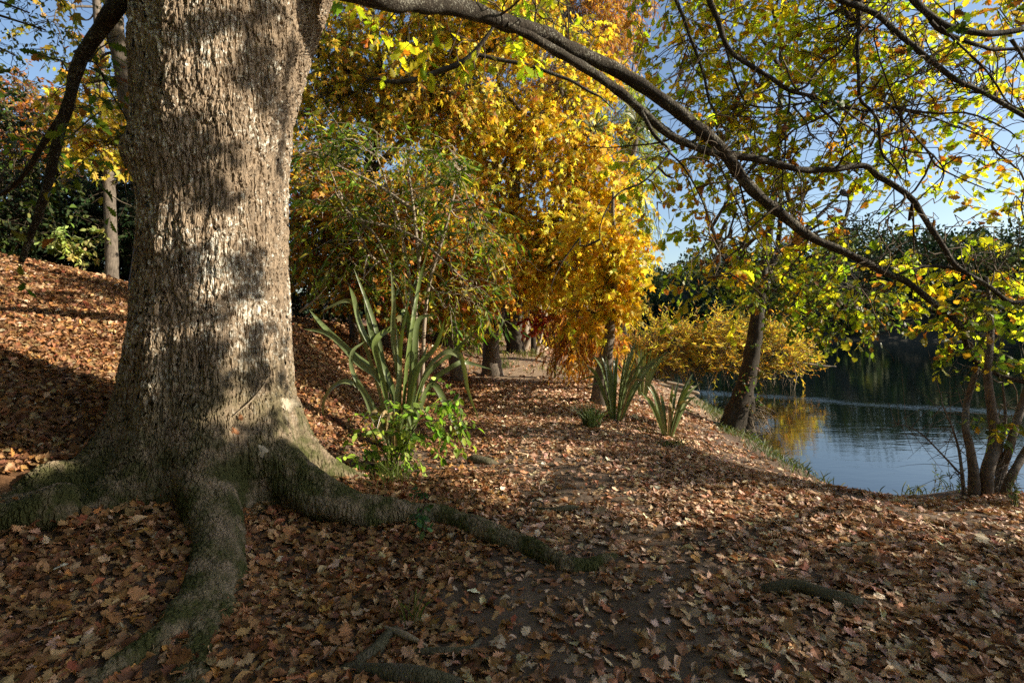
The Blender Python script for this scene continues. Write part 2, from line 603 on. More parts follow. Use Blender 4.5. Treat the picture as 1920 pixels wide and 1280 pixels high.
M_OAKLEAF = leaf_mat('oak_leaf', .62, .42, (1.75, 1.7, .7))
M_LEAF = leaf_mat('green_leaf', .42, .5, (1.3, 1.4, .6), .25)
M_YELLOW = leaf_mat('yellow_leaf', .52, .5, (1.3, 1.25, .7))
M_DARK = leaf_mat('evergreen_leaf', .2, .65, (1.2, 1.3, .6), .15)
M_LITTER = leaf_mat('fallen_leaf', .12, .6, (1.2, 1.0, .7), .25)
M_FLAX = leaf_mat('flax_leaf', .15, .33, (1.2, 1.3, .5), .5)
M_GRASS = leaf_mat('grass_blade', .35, .5, (1.2, 1.2, .6))
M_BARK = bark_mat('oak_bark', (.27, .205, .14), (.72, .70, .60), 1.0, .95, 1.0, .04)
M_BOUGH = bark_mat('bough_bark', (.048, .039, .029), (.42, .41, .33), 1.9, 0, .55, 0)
M_ROOT = bark_mat('root_bark', (.16, .135, .10), (.30, .29, .23), 1.7, .5, .3, 0)
M_TWIG = plain_bark('twig_bark', (.10, .075, .05))
M_PALE = plain_bark('pale_bark', (.34, .28, .21), .35)
M_GREYB = plain_bark('grey_bark', (.145, .12, .095), .5)
M_DRY = plain_bark('dry_wood', (.28, .22, .15), .35, 1.5, 1.0)

# ================================================================== SETTING
def soil_mat():
    m, nt, b = mat_new('soil')
    co = obj_coords(nt)
    n1 = tex_noise(nt, 1.3, 5, .6, co)
    n2 = tex_noise(nt, 28, 6, .7, co)
    n3 = tex_noise(nt, 160, 4, .7, co)
    k = mathn(nt, 'ADD', mathn(nt, 'MULTIPLY', n1, .55), mathn(nt, 'MULTIPLY', n2, .45))
    c = ramp(nt, k, [(.36, (.07, .054, .042)), (.5, (.13, .10, .077)), (.63, (.21, .16, .12))])
    g = nt.nodes.new('ShaderNodeAttribute')
    g.attribute_name = 'col'
    sp = nt.nodes.new('ShaderNodeSeparateColor')
    nt.links.new(g.outputs['Color'], sp.inputs[0])
    # leaf mould on the slope, pale dry silt on the far path, dark wet mud at the water, painted shade on the far bank
    mould = ramp(nt, n2, [(.3, (.05, .026, .012)), (.6, (.20, .105, .05)), (.8, (.30, .17, .09))])
    c = mix_rgb(nt, sp.outputs[0], c, mould)
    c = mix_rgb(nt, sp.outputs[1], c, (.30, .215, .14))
    c = mix_rgb(nt, sp.outputs[2], c, (.03, .028, .018))
    nt.links.new(c, b.inputs['Base Color'])
    b.inputs['Roughness'].default_value = .93
    b.inputs['Specular IOR Level'].default_value = .2
    hh = mathn(nt, 'ADD', n2, mathn(nt, 'MULTIPLY', n3, .35))
    bump(nt, hh, .8, .03, b)
    return m


def axis(lo, hi, step, far, n):
    core = np.arange(lo, hi + step / 2, step)
    g = np.cumsum(step * 1.16 ** np.arange(1, n))
    a = lo - g[lo - g > -far]
    c = hi + g[hi + g < far]
    return np.concatenate([[-far], a[::-1], core, c, [far]])


ax, ay = axis(-12, 10, .07, 700, 80), axis(-1, 22, .07, 700, 80)
XX, YY = np.meshgrid(ax, ay, indexing='ij')
ZZ = ground(XX, YY)
dn_, df_ = shore(XX, YY)
bk = sstep(.05, .5, bank(XX, YY))
mould = np.clip(.25 + .75 * bk, 0, 1)
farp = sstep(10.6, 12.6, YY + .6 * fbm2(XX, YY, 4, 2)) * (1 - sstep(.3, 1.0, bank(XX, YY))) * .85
wet_shade = np.maximum(sstep(.5, .0, dn_) * .8, sstep(30, 60, df_ * 0 + YY) * (dn_ < 0))  # muddy shore, plus far-bank soil darkened in place of shade
mb = MB()
ni, nj = XX.shape
i, j = np.meshgrid(np.arange(ni - 1), np.arange(nj - 1), indexing='ij')
wet_shade = np.maximum(wet_shade, sstep(45, 55, YY + .3 * XX) * (dn_ < 0))
q = np.stack([i * nj + j, (i + 1) * nj + j, (i + 1) * nj + j + 1, i * nj + j + 1], -1).reshape(-1, 4)
mb.add(np.stack([XX, YY, ZZ], -1), q.ravel(), np.full(len(q), 4), np.stack([mould, farp, wet_shade], -1).reshape(-1, 3))
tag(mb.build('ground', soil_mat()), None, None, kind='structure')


# the trodden footpath, a sheet just above the ground
ct = np.array([G(1190, 1400)[:2], G(1170, 1200)[:2], G(1120, 1000)[:2], G(1050, 860)[:2], G(1010, 770)[:2], G(995, 725)[:2], [.35, 15.0], [.0, 18.0], [-.5, 22.0]])
cs = spline(np.hstack([ct, np.zeros((len(ct), 1))]), 24)[:, :2]
tg = nrm(np.gradient(cs, axis=0))
nn = np.stack([tg[:, 1], -tg[:, 0]], -1)
wd = np.interp(np.arange(len(cs)), [0, len(cs) - 1], [.75, .62])
u = np.linspace(-1, 1, 17)
ragl = 1 + .2 * fbm2(cs[:, 0] * 1.5, cs[:, 1] * 1.5, 14, 3)
XY = cs[:, None] + nn[:, None] * (u[None, :, None] * (wd * ragl)[:, None, None])
px_, py_ = XY[..., 0], XY[..., 1]
pz_ = ground(px_, py_) + .006 - .03 * np.abs(u)[None] ** 8 - .02 * (1 - u[None] ** 2) * 0
mb = MB()
n0, n1 = px_.shape
i, j = np.meshgrid(np.arange(n0 - 1), np.arange(n1 - 1), indexing='ij')
q = np.stack([i * n1 + j, i * n1 + j + 1, (i + 1) * n1 + j + 1, (i + 1) * n1 + j], -1).reshape(-1, 4)
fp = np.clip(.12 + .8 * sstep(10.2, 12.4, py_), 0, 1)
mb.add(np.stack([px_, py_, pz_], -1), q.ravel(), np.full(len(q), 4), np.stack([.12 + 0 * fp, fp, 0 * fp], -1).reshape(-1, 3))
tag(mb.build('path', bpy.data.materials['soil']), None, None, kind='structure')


def water_mat():
    m, nt, b = mat_new('river_water')
    b.inputs['Base Color'].default_value = (.002, .005, .005, 1)
    b.inputs['Roughness'].default_value = .035
    b.inputs['IOR'].default_value = 2.1
    b.inputs['Specular IOR Level'].default_value = .5
    co = obj_coords(nt, (.55, 1.5, 1))
    n1 = tex_noise(nt, 2.1, 3, .5, co, .6)
    n2 = tex_noise(nt, 9, 3, .55, co)
    # a line of riffles where the current breaks
    g = nt.nodes.new('ShaderNodeNewGeometry')
    sp = nt.nodes.new('ShaderNodeSeparateXYZ')
    nt.links.new(g.outputs['Position'], sp.inputs[0])
    wig = mathn(nt, 'MULTIPLY', mathn(nt, 'SUBTRACT', tex_noise(nt, .35, 3, .5, obj_coords(nt)), .5), 2.4)
    f = mathn(nt, 'ADD', mathn(nt, 'ADD', sp.outputs['Y'], mathn(nt, 'MULTIPLY', sp.outputs['X'], .62)), wig)
    dist = mathn(nt, 'ABSOLUTE', mathn(nt, 'SUBTRACT', f, 22.0))
    rif = mathn(nt, 'SUBTRACT', 1.0, mathn(nt, 'DIVIDE', dist, 1.1), clamp=True)
    h = mathn(nt, 'ADD', mathn(nt, 'MULTIPLY', n1, .55), mathn(nt, 'MULTIPLY', n2, .12))
    h = mathn(nt, 'ADD', h, mathn(nt, 'MULTIPLY', mathn(nt, 'MULTIPLY', n2, rif), 1.1))
    bump(nt, h, .3, .02, b)
    return m


mb = MB()
mb.add([(-700, -700, WATER_Z), (700, -700, WATER_Z), (700, 700, WATER_Z), (-700, 700, WATER_Z)], [0, 1, 2, 3], [4])
tag(mb.build('water', water_mat()), None, None, kind='structure')

# ================================================================== THE BIG OAK
OC = np.array([-2.57, 4.4])                       # trunk axis on the ground
oak = thing('oak_tree', 'massive old oak with deeply furrowed sunlit bark and buttress roots spreading over fallen leaves', 'tree', (OC[0], OC[1], .2))
zs = np.concatenate([np.linspace(-.45, 1.0, 150), np.linspace(1.0, 4.9, 400)[1:], np.linspace(4.9, 6.6, 60)[1:]])
NA = 640
th = np.linspace(-math.pi, math.pi, NA, endpoint=False)
core = np.interp(zs, [-.5, 0, .3, .6, .9, 1.2, 1.6, 2.1, 2.5, 2.97, 3.4, 3.9, 4.35, 5, 5.6, 6.6],
                 [.80, .72, .67, .635, .61, .60, .58, .55, .545, .57, .595, .625, .67, .74, .62, .40])
THm, Zm = np.meshgrid(th, zs)
rr = np.broadcast_to(core[:, None], THm.shape).copy()


def adiff(a, b):
    return (a - b + math.pi) % (2 * math.pi) - math.pi


LOBES = [(-143, 1.25, .32, .44, .20), (-60, .70, .40, .27, .16), (-17, 1.35, .28, .34, .08), (35, .6, .3, .3, .14), (95, .6, .3, .3, .14), (158, .8, .3, .3, .14), (-108, .55, .30, .36, .22)]
zr = np.clip(Zm - .05, -.3, 9)
for deg, A, hs, w1, w0 in LOBES:
    d = adiff(THm, math.radians(deg) + .10 * np.sin(zr * 4 + deg))
    w = w0 + (w1 - w0) * sstep(-.1, .75, zr)
    rr += A * np.exp(-np.clip(zr, -.12, 9) / hs) * np.exp(-(np.abs(d) / w) ** 1.7)
    # the rib runs on up the trunk
    rr += .045 * np.exp(-(d / .35) ** 2) * np.exp(-np.clip(zr, 0, 9) / 1.6)
rr += .035 * fbm2(THm / math.pi * 4, Zm * .8, 31, 3) * (1 + 0 * Zm) + .012 * fbm2(THm * 5, Zm * 2.6, 33, 3)
# burl on the left side, dent lower down
rr += .085 * np.exp(-(adiff(THm, math.radians(-160)) / .55) ** 2 - ((Zm - 2.95) / .16) ** 2)
rr += .22 * np.exp(-(adiff(THm, math.radians(8)) / .5) ** 2) * sstep(3.3, 4.7, Zm)
lean = np.interp(zs, [-.5, 0, 3, 4.4, 6.6], [0, 0, .02, .10, .35])
V = np.stack([OC[0] + lean[:, None] + rr * np.cos(THm), OC[1] + rr * np.sin(THm), Zm - .12 * sstep(1.0, 2.4, rr) * sstep(.5, 0, Zm)], -1)
nz_, na_ = THm.shape
i, j = np.meshgrid(np.arange(nz_ - 1), np.arange(na_), indexing='ij')
q = np.stack([i * na_ + j, i * na_ + (j + 1) % na_, (i + 1) * na_ + (j + 1) % na_, (i + 1) * na_ + j], -1).reshape(-1, 4)

def G2(px, py, lift=0.):
    return G(px, py, lift)


def O(deg, r, z):
    return np.array([OC[0] + r * math.cos(math.radians(deg)), OC[1] + r * math.sin(math.radians(deg)), z])


ROOTS = [([O(-17, .4, .40), O(-17, .9, .22), O(-17, 1.35, .12), G2(820, 972, .02), G2(905, 998, .03), G2(985, 1026, .02), G2(1040, 1050, .03), G2(1085, 1066, .01), G2(1130, 1052, .02), G2(1178, 1040, -.05)],
          [.26, .20, .16, .13, .115, .09, .075, .07, .06, .03]),
         ([O(-60, .3, .50), O(-60, .65, .30), G2(405, 1040, .02), G2(385, 1100, -.01), G2(340, 1165, .0), G2(270, 1222, .0), G2(150, 1310, -.03)], [.26, .24, .19, .15, .115, .09, .06]),
         ([O(-60, .5, .36), G2(412, 1075, -.01), G2(400, 1150, -.04), G2(362, 1250, -.05), G2(340, 1400, -.05)], [.22, .18, .14, .115, .10]),
         ([G2(405, 1090, .02), G2(455, 1160, .03), G2(540, 1188, .03), G2(640, 1195, .015), G2(720, 1190, -.05)], [.16, .11, .08, .06, .03]),
         ([O(-141, .5, .40), O(-141, 1.0, .30), O(-141, 1.3, .2), G2(110, 950, .08), G2(20, 975, .05), G2(-90, 1000, -.02), G2(-220, 1040, -.06)], [.30, .28, .23, .17, .14, .12, .09])]
mb = MB()
mb.add(V, q.ravel(), np.full(len(q), 4))
ring = np.arange(na_)
for rowk, flip in ((0, True), (nz_ - 1, False)):
    cen = V[rowk].mean(0)
    nv_ = len(V.reshape(-1, 3))
    ff = np.stack([np.full(na_, na_), ring, (ring + 1) % na_], -1)
    mb.add(np.vstack([V[rowk], cen[None]]), (ff[:, ::-1] if flip else ff).ravel(), np.full(na_, 3))
for pts, r in ROOTS:
    tube(mb, pts, [x * .80 for x in r], sides=24, per=12, wob=.13, knob=.10)
    # close the inner end
src = mb.build('trunk_source', M_BARK)
bmw = src.modifiers.new('weld', 'WELD')
bmw.merge_threshold = .0005
rm = src.modifiers.new('remesh', 'REMESH')
rm.mode = 'VOXEL'
rm.voxel_size = .0095
dg = bpy.context.evaluated_depsgraph_get()
me2 = bpy.data.meshes.new_from_object(src.evaluated_get(dg))
bpy.data.objects.remove(src)
nv2 = len(me2.vertices)
co2 = np.empty(nv2 * 3, np.float32)
me2.vertices.foreach_get('co', co2)
co2 = co2.reshape(-1, 3).astype(float)
ed = np.empty(len(me2.edges) * 2, np.int32)
me2.edges.foreach_get('vertices', ed)
ed = ed.reshape(-1, 2)
deg_ = np.bincount(ed.ravel(), minlength=nv2)[:, None]
low_ = sstep(1.15, .75, co2[:, 2])[:, None]
for it in range(22):
    acc = np.zeros_like(co2)
    for c_ in range(3):
        acc[:, c_] = np.bincount(ed[:, 0], co2[ed[:, 1], c_], nv2) + np.bincount(ed[:, 1], co2[ed[:, 0], c_], nv2)
    wgt = .6 * (low_ if it > 2 else 1.0)
    co2 += wgt * (acc / np.maximum(deg_, 1) - co2)
lp = np.empty(len(me2.loops), np.int32)
me2.loops.foreach_get('vertex_index', lp)
tt = np.empty(len(me2.polygons), np.int32)
me2.polygons.foreach_get('loop_total', tt)
bpy.data.meshes.remove(me2)
quads = lp.reshape(-1, 4)
fc = co2[quads].mean(1)
fang = np.degrees(np.arctan2(fc[:, 1] - OC[1], fc[:, 0] - OC[0]))
frad = np.hypot(fc[:, 1] - OC[1], fc[:, 0] - OC[0])
isroot = (frad > 1.02 + .05 * np.sin(fang * .3)) & (fc[:, 2] < .9)
grp = np.where(~isroot, 0, np.where(np.abs((fang + 17 + 180) % 360 - 180) < 34, 1, np.where(np.abs((fang + 60 + 180) % 360 - 180) < 36, 2, np.where(np.abs((fang + 141 + 180) % 360 - 180) < 40, 3, 0))))
for g_ in range(4):
    fq = quads[grp == g_]
    if not len(fq):
        continue
    u_, inv_ = np.unique(fq, return_inverse=True)
    mb = MB()
    mb.add(co2[u_], inv_.ravel(), np.full(len(fq), 4))
    mb.build('trunk' if g_ == 0 else 'root', M_BARK, oak)

OAKPAL = [((.34, .40, .03), 4), ((.48, .47, .035), 4.4), ((.20, .28, .025), 1.6), ((.58, .44, .04), 1.8), ((.48, .20, .03), 1.0), ((.26, .11, .035), .6)]
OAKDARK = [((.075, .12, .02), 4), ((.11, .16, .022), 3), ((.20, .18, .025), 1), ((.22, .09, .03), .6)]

def near_d(px, D):
    return 4.35 + 1.75 * np.clip((px - 640) / 520, 0, 1) + .35 * (D - 4.6)


def bpath(D0, D1, *pts):
    n = len(pts)
    return [P(x, y, near_d(x, D0 + (D1 - D0) * i / max(1, n - 1))) for i, (x, y) in enumerate(pts)]


# boughs: list of (points, radii) all read as limbs in the air with their own distances
bough_wood = []


def limb(lines, name='bough', parent=oak, mat=M_BOUGH):
    mb = MB()
    skel = []
    for pts, r in lines:
        c = tube(mb, pts, [x * .80 for x in r], sides=10, per=7, wob=.08, knob=.10)
        skel.append(c)
    o = mb.build(name, mat, parent)
    return o, np.vstack(skel)


topR = np.array([OC[0] + .55, 4.25, 4.6])
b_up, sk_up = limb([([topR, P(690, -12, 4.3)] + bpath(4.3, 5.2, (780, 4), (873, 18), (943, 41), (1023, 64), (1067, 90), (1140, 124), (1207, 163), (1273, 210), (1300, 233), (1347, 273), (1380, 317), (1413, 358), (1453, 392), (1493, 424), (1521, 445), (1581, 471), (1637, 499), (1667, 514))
                     + bpath(5.2, 5.0, (1701, 529), (1744, 563), (1796, 606), (1817, 658), (1840, 686), (1882, 705), (1940, 722)), [.15, .105, .10, .098, .092, .088, .08, .06, .052, .046, .04, .028]),
                    (bpath(4.9, 5.0, (1680, 516), (1736, 499), (1792, 503)), [.02, .026, .02]),
                    (bpath(5.15, 4.8, (1383, 330), (1403, 417), (1392, 470)), [.016, .006])])
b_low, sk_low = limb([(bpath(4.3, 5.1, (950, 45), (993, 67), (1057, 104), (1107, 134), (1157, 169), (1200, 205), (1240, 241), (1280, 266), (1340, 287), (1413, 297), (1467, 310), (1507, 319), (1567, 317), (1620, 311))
                       + bpath(5.1, 4.7, (1647, 330), (1680, 350), (1710, 373), (1727, 400), (1747, 430), (1775, 473), (1792, 499), (1830, 522), (1861, 542), (1895, 566), (1940, 563)),
                       [.05, .066, .066, .06, .054, .047, .045, .042, .04, .036, .034, .03]),
                      (bpath(4.55, 4.3, (1200, 205), (1227, 253), (1253, 280), (1250, 294), (1207, 340), (1160, 362), (1133, 402), (1124, 440), (1135, 470)), [.035, .02, .014, .010, .005]),
                      (bpath(4.55, 4.7, (1253, 285), (1280, 310), (1300, 343), (1317, 377), (1330, 413), (1345, 469), (1323, 529)), [.014, .013, .010, .005]),
                      (bpath(4.7, 4.7, (1340, 290), (1392, 400), (1409, 434), (1435, 473), (1445, 520)), [.012, .010, .004])])
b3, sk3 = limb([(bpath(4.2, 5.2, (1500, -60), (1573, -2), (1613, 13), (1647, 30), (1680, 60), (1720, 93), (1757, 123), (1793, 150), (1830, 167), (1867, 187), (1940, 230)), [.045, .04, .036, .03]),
                (bpath(4.6, 4.7, (1613, -8), (1610, 43), (1608, 100), (1610, 150), (1613, 187), (1633, 207), (1647, 230), (1650, 267), (1657, 293), (1680, 317), (1690, 335)), [.025, .022, .02, .012]),
                (bpath(4.7, 5.0, (1647, 187), (1667, 197), (1690, 223), (1713, 253), (1730, 273), (1757, 300), (1770, 323), (1760, 355)), [.014, .012, .008]),
                (bpath(4.7, 5.2, (1680, 205), (1747, 220), (1800, 240), (1847, 257), (1880, 277), (1935, 300)), [.013, .010, .007])])
b4, sk4 = limb([(bpath(4.0, 4.4, (1690, -40), (1713, 0), (1733, 20), (1753, 37), (1780, 50), (1827, 61), (1873, 63), (1950, 48)), [.05, .047, .044, .04]),
                (bpath(4.1, 4.6, (1745, 40), (1763, 57), (1800, 73), (1840, 87), (1867, 93), (1930, 90)), [.03, .028, .024]),
                (bpath(4.1, 4.7, (1763, 50), (1813, 97), (1847, 130), (1867, 157), (1890, 192), (1925, 210)), [.016, .014, .010]),
                (bpath(4.1, 4.3, (1897, 75), (1910, 95), (1925, 120)), [.024, .02])])
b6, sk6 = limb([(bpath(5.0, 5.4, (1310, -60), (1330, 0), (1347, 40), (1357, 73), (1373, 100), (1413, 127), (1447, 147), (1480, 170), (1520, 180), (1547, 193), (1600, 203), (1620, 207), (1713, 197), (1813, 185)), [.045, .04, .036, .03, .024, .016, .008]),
                (bpath(5.2, 5.0, (1480, 172), (1510, 163), (1527, 140), (1547, 117), (1573, 100), (1597, 67), (1613, 33)), [.022, .018, .012]),
                (bpath(5.1, 5.2, (1357, 75), (1373, 133), (1390, 177), (1407, 197), (1447, 202), (1480, 197), (1533, 190)), [.018, .014, .010]),
                (bpath(5.2, 5.0, (1480, 172), (1480, 200), (1473, 233), (1472, 283), (1467, 333), (1470, 390)), [.018, .014, .006]),
                (bpath(5.2, 5.2, (1487, 200), (1510, 227), (1520, 253), (1545, 268)), [.014, .012, .006]),
                (bpath(5.2, 5.0, (1515, 180), (1557, 220), (1580, 243), (1587, 267), (1573, 312)), [.018, .014, .010])])
b7, sk7 = limb([(bpath(5.6, 5.4, (1240, -60), (1280, 30), (1293, 67), (1307, 103), (1320, 143), (1330, 190), (1340, 213), (1348, 270)), [.028, .024, .02, .014]),
                (bpath(5.5, 5.6, (1340, 215), (1400, 219), (1440, 219), (1480, 195)), [.012, .008])])
# drooping limb left of the trunk
limb_l, sk_l = limb([([np.array([OC[0] - .35, 4.3, 4.7])] + path(4.2, 4.9, (222, 10), (195, 45), (160, 96), (141, 138), (131, 188), (118, 228), (102, 290), (88, 350), (72, 400), (58, 440), (40, 490)), [.105, .08, .067, .057, .053, .049, .045, .038, .03]),
                     (path(4.5, 5.2, (124, 205), (83, 267), (50, 320), (17, 355), (-30, 380)), [.035, .028, .02]),
                     (path(4.4, 4.6, (150, 113), (180, 120), (200, 160), (230, 210), (250, 240)), [.012, .008, .004])])


def oak_sprays(rects, sk, parent, pal, mat=M_OAKLEAF, nleaf=9, size=.104, L=(.24, .5), name='foliage', temps=None):
    """twigs that leave the nearest bough and carry lobed leaves; returns the leaf mesh, its twigs in a second part"""
    mbl, mbt = MB(), MB()
    A, Dv = [], []
    for (x0, y0, x1, y1, d0, d1, n) in rects:
        n = int(n * (1.08 if x1 > 600 else .8))
        px, py, D = R.uniform(x0, x1, n), R.uniform(y0, y1, n), R.uniform(d0, d1, n)
        if x1 > 600:
            D = near_d(px, D) + .35
        A.append(np.stack([(px - 960) / F * D, D, CZ + (HY - py) / F * D], -1))
    A = np.vstack(A)
    dd = ((A[:, None] - sk[None, ::3]) ** 2).sum(-1)
    near = sk[::3][dd.argmin(1)]
    out = nrm(A - near + .15 * R.normal(size=A.shape))
    d = nrm(out * .7 + .6 * R.normal(size=A.shape) + np.array([0, 0, -.15]))
    # connecting twig from the bough
    ln = np.linalg.norm(A - near, axis=1)
    ok = (ln > .03) & (ln < 1.25)
    bent_twigs(mbt, near[ok], A[ok], np.clip(.004 + .005 * ln[ok], .004, .010))
    if len(A) > 80:
        nb = 18
        i0 = R.integers(len(sk) // 8, len(sk), nb)
        s0 = sk[i0]
        dirb = nrm(R.normal(size=(nb, 3)) * [1, .35, 1] + [.35, 0, -.15])
        e0 = s0 + dirb * R.uniform(.5, 1.5, nb)[:, None]
        bent_twigs(mbt, s0, e0, R.uniform(.010, .019, nb), 9, .35)
        k0 = R.integers(0, nb, nb * 3)
        s1 = s0[k0] * .45 + e0[k0] * .55
        bent_twigs(mbt, s1, s1 + nrm(dirb[k0] + .8 * R.normal(size=(nb * 3, 3)) * [1, .4, 1]) * R.uniform(.25, .7, nb * 3)[:, None], R.uniform(.005, .009, nb * 3), 7, .4)
    Ls = R.uniform(L[0], L[1], len(A))
    dr = R.uniform(.1, .45, len(A))
    twigs(mbt, A, d, Ls, dr, np.full(len(A), .0038), 3)
    b = np.exp(R.normal(0, .16, (len(A), 1))) * np.exp(R.normal(0, .1, (len(A), 3)))
    spray_leaves(mbl, A, d, Ls, dr, nleaf, temps or T_OAK, size, pal, b, hang=.35, up=.75, tipbias=.8)
    f = mbl.build(name, mat, parent)
    mbt.build('sprays', M_TWIG, parent)
    return f


oak_sprays([(640, -120, 1150, 110, 4.0, 6.0, 45), (1180, -160, 1560, 120, 4.4, 7.0, 110), (1240, 160, 1560, 420, 4.5, 6.2, 60), (1260, 380, 1700, 560, 4.6, 5.8, 36), (1640, 480, 1950, 640, 4.5, 5.6, 30)], sk_up, b_up, OAKPAL)
oak_sprays([(1180, 190, 1420, 420, 4.3, 5.2, 26), (1400, 300, 1930, 520, 4.4, 5.8, 52), (1270, 380, 1480, 520, 4.4, 5.0, 22), (1720, 480, 1950, 640, 4.3, 5.2, 18)], sk_low, b_low, OAKPAL)
oak_sprays([(1450, -160, 1930, 130, 4.4, 7.2, 170), (1560, 110, 1930, 330, 4.5, 6.2, 85)], sk3, b3, OAKPAL)
oak_sprays([(1640, -140, 1960, 200, 3.8, 5.5, 55)], sk4, b4, OAKPAL)
oak_sprays([(1260, -160, 1640, 120, 4.8, 7.0, 140), (1330, 90, 1700, 330, 4.8, 6.0, 90)], sk6, b6, OAKPAL)
oak_sprays([(1180, -160, 1400, 320, 5.2, 7.0, 70)], sk7, b7, OAKPAL)
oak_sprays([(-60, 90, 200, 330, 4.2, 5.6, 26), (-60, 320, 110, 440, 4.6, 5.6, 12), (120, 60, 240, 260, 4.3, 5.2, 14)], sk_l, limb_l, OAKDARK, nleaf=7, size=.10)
# upper crown, above the picture
top_w = MB()
topsk = []
for a, r_, h_ in [(60, 3.0, 8.8), (100, 4.0, 8.6), (150, 4.5, 8.2), (215, 4.2, 8.4), (280, 3.2, 8.8), (310, 2.6, 8.8)]:
    e = np.array([OC[0] + r_ * math.cos(math.radians(a)), OC[1] + r_ * math.sin(math.radians(a)), h_])
    st = np.array([OC[0] + .3, OC[1], 5.8])
    topsk.append(tube(top_w, [st, st * .6 + e * .4 + [0, 0, .5], e], [.26, .15, .05], sides=8))
top_w = top_w.build('bough', M_BOUGH, oak)
topsk = np.vstack(topsk)


def crown_blob(center, rad, n):
    v = rvec(n) * (R.uniform(.15, 1, (n, 1)) ** .45)
    return np.array(center) + v * np.array(rad)


def sprays_at(A, sk, parent, pal, mat, nleaf, size, temps, L=(.3, .6), name='foliage', twig=True, hang=.35, tr=.0045, droop=(.1, .4), up=.75, matt=None, outb=.7, jit=.25, cb=.16, rootw=True):
    mbl, mbt = MB(), MB()
    dd = ((A[:, None] - sk[None]) ** 2).sum(-1)
    near = sk[dd.argmin(1)]
    out = nrm(A - near + .15 * R.normal(size=A.shape))
    d = nrm(out * outb + .6 * R.normal(size=A.shape) + np.array([0, 0, -.1]))
    ln = np.linalg.norm(A - near, axis=1)
    Ls = R.uniform(L[0], L[1], len(A))
    dr = R.uniform(droop[0], droop[1], len(A))
    if twig:
        if rootw:
            ok = ln > .03
            bent_twigs(mbt, near[ok], A[ok], np.clip(tr + .004 * ln[ok], tr, .03))
        twigs(mbt, A, d, Ls, dr, np.full(len(A), tr), 3)
    b = np.exp(R.normal(0, cb, (len(A), 1))) * np.exp(R.normal(0, .08, (len(A), 3)))
    spray_leaves(mbl, A, d, Ls, dr, nleaf, temps, size, pal, b, hang=hang, up=up, jit=jit)
    f = mbl.build(name, mat, parent)
    if twig:
        mbt.build('sprays', matt or M_TWIG, parent)
    return f


n = 2100  # leaf slab added overhead to cut skylight, tilted clear of the sun
cx_, cy_ = R.uniform(-8, 5.2, n), R.uniform(-6, 7.2, n)
cz_ = 6.9 + np.maximum(.47 * (cx_ + 1.2), -.6) + R.uniform(0, 1.6, n) + .5 * fbm2(cx_ * .5, cy_ * .5, 77, 2)
keep_ = fbm2(cx_ * .45, cy_ * .45, 71, 3) > -.55
CAN = np.stack([cx_, cy_, cz_], -1)[keep_]
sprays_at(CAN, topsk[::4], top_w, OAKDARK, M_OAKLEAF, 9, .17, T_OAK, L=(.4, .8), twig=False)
AA = np.vstack([crown_blob((OC[0] - 1.2, OC[1] + .2, 8.7), (4.2, 4.5, 1.6), 330)])
sprays_at(AA, topsk[::4], top_w, OAKPAL, M_OAKLEAF, 9, .11, T_OAK)

# ================================================================== FALLEN LEAVES
def gnormal(x, y, e=.06):
    zx = (ground(x + e, y) - ground(x - e, y)) / (2 * e)
    zy = (ground(x, y + e) - ground(x, y - e)) / (2 * e)
    return nrm(np.stack([-zx, -zy, np.ones_like(zx)], -1))


def oak_inside(x, y):
    """distance outside the oak's foot (rough)"""
    a = np.arctan2(y - OC[1], x - OC[0])
    r = np.hypot(x - OC[0], y - OC[1])
    i = np.clip(((a + math.pi) / (2 * math.pi) * NA).astype(int), 0, NA - 1)
    k = np.argmin(np.abs(zs - .12))
    return r - rr[k][i]


LITPAL = [((.27, .135, .055), 4), ((.34, .19, .085), 4), ((.21, .10, .045), 3), ((.40, .26, .14), 2.5), ((.155, .07, .035), 2), ((.42, .20, .06), 1), ((.34, .12, .06), .5)]
LITPATH = [((.47, .30, .19), 4), ((.56, .39, .265), 3.5), ((.35, .20, .105), 3), ((.23, .12, .06), 2), ((.63, .47, .33), 2.0), ((.36, .17, .09), .8)]


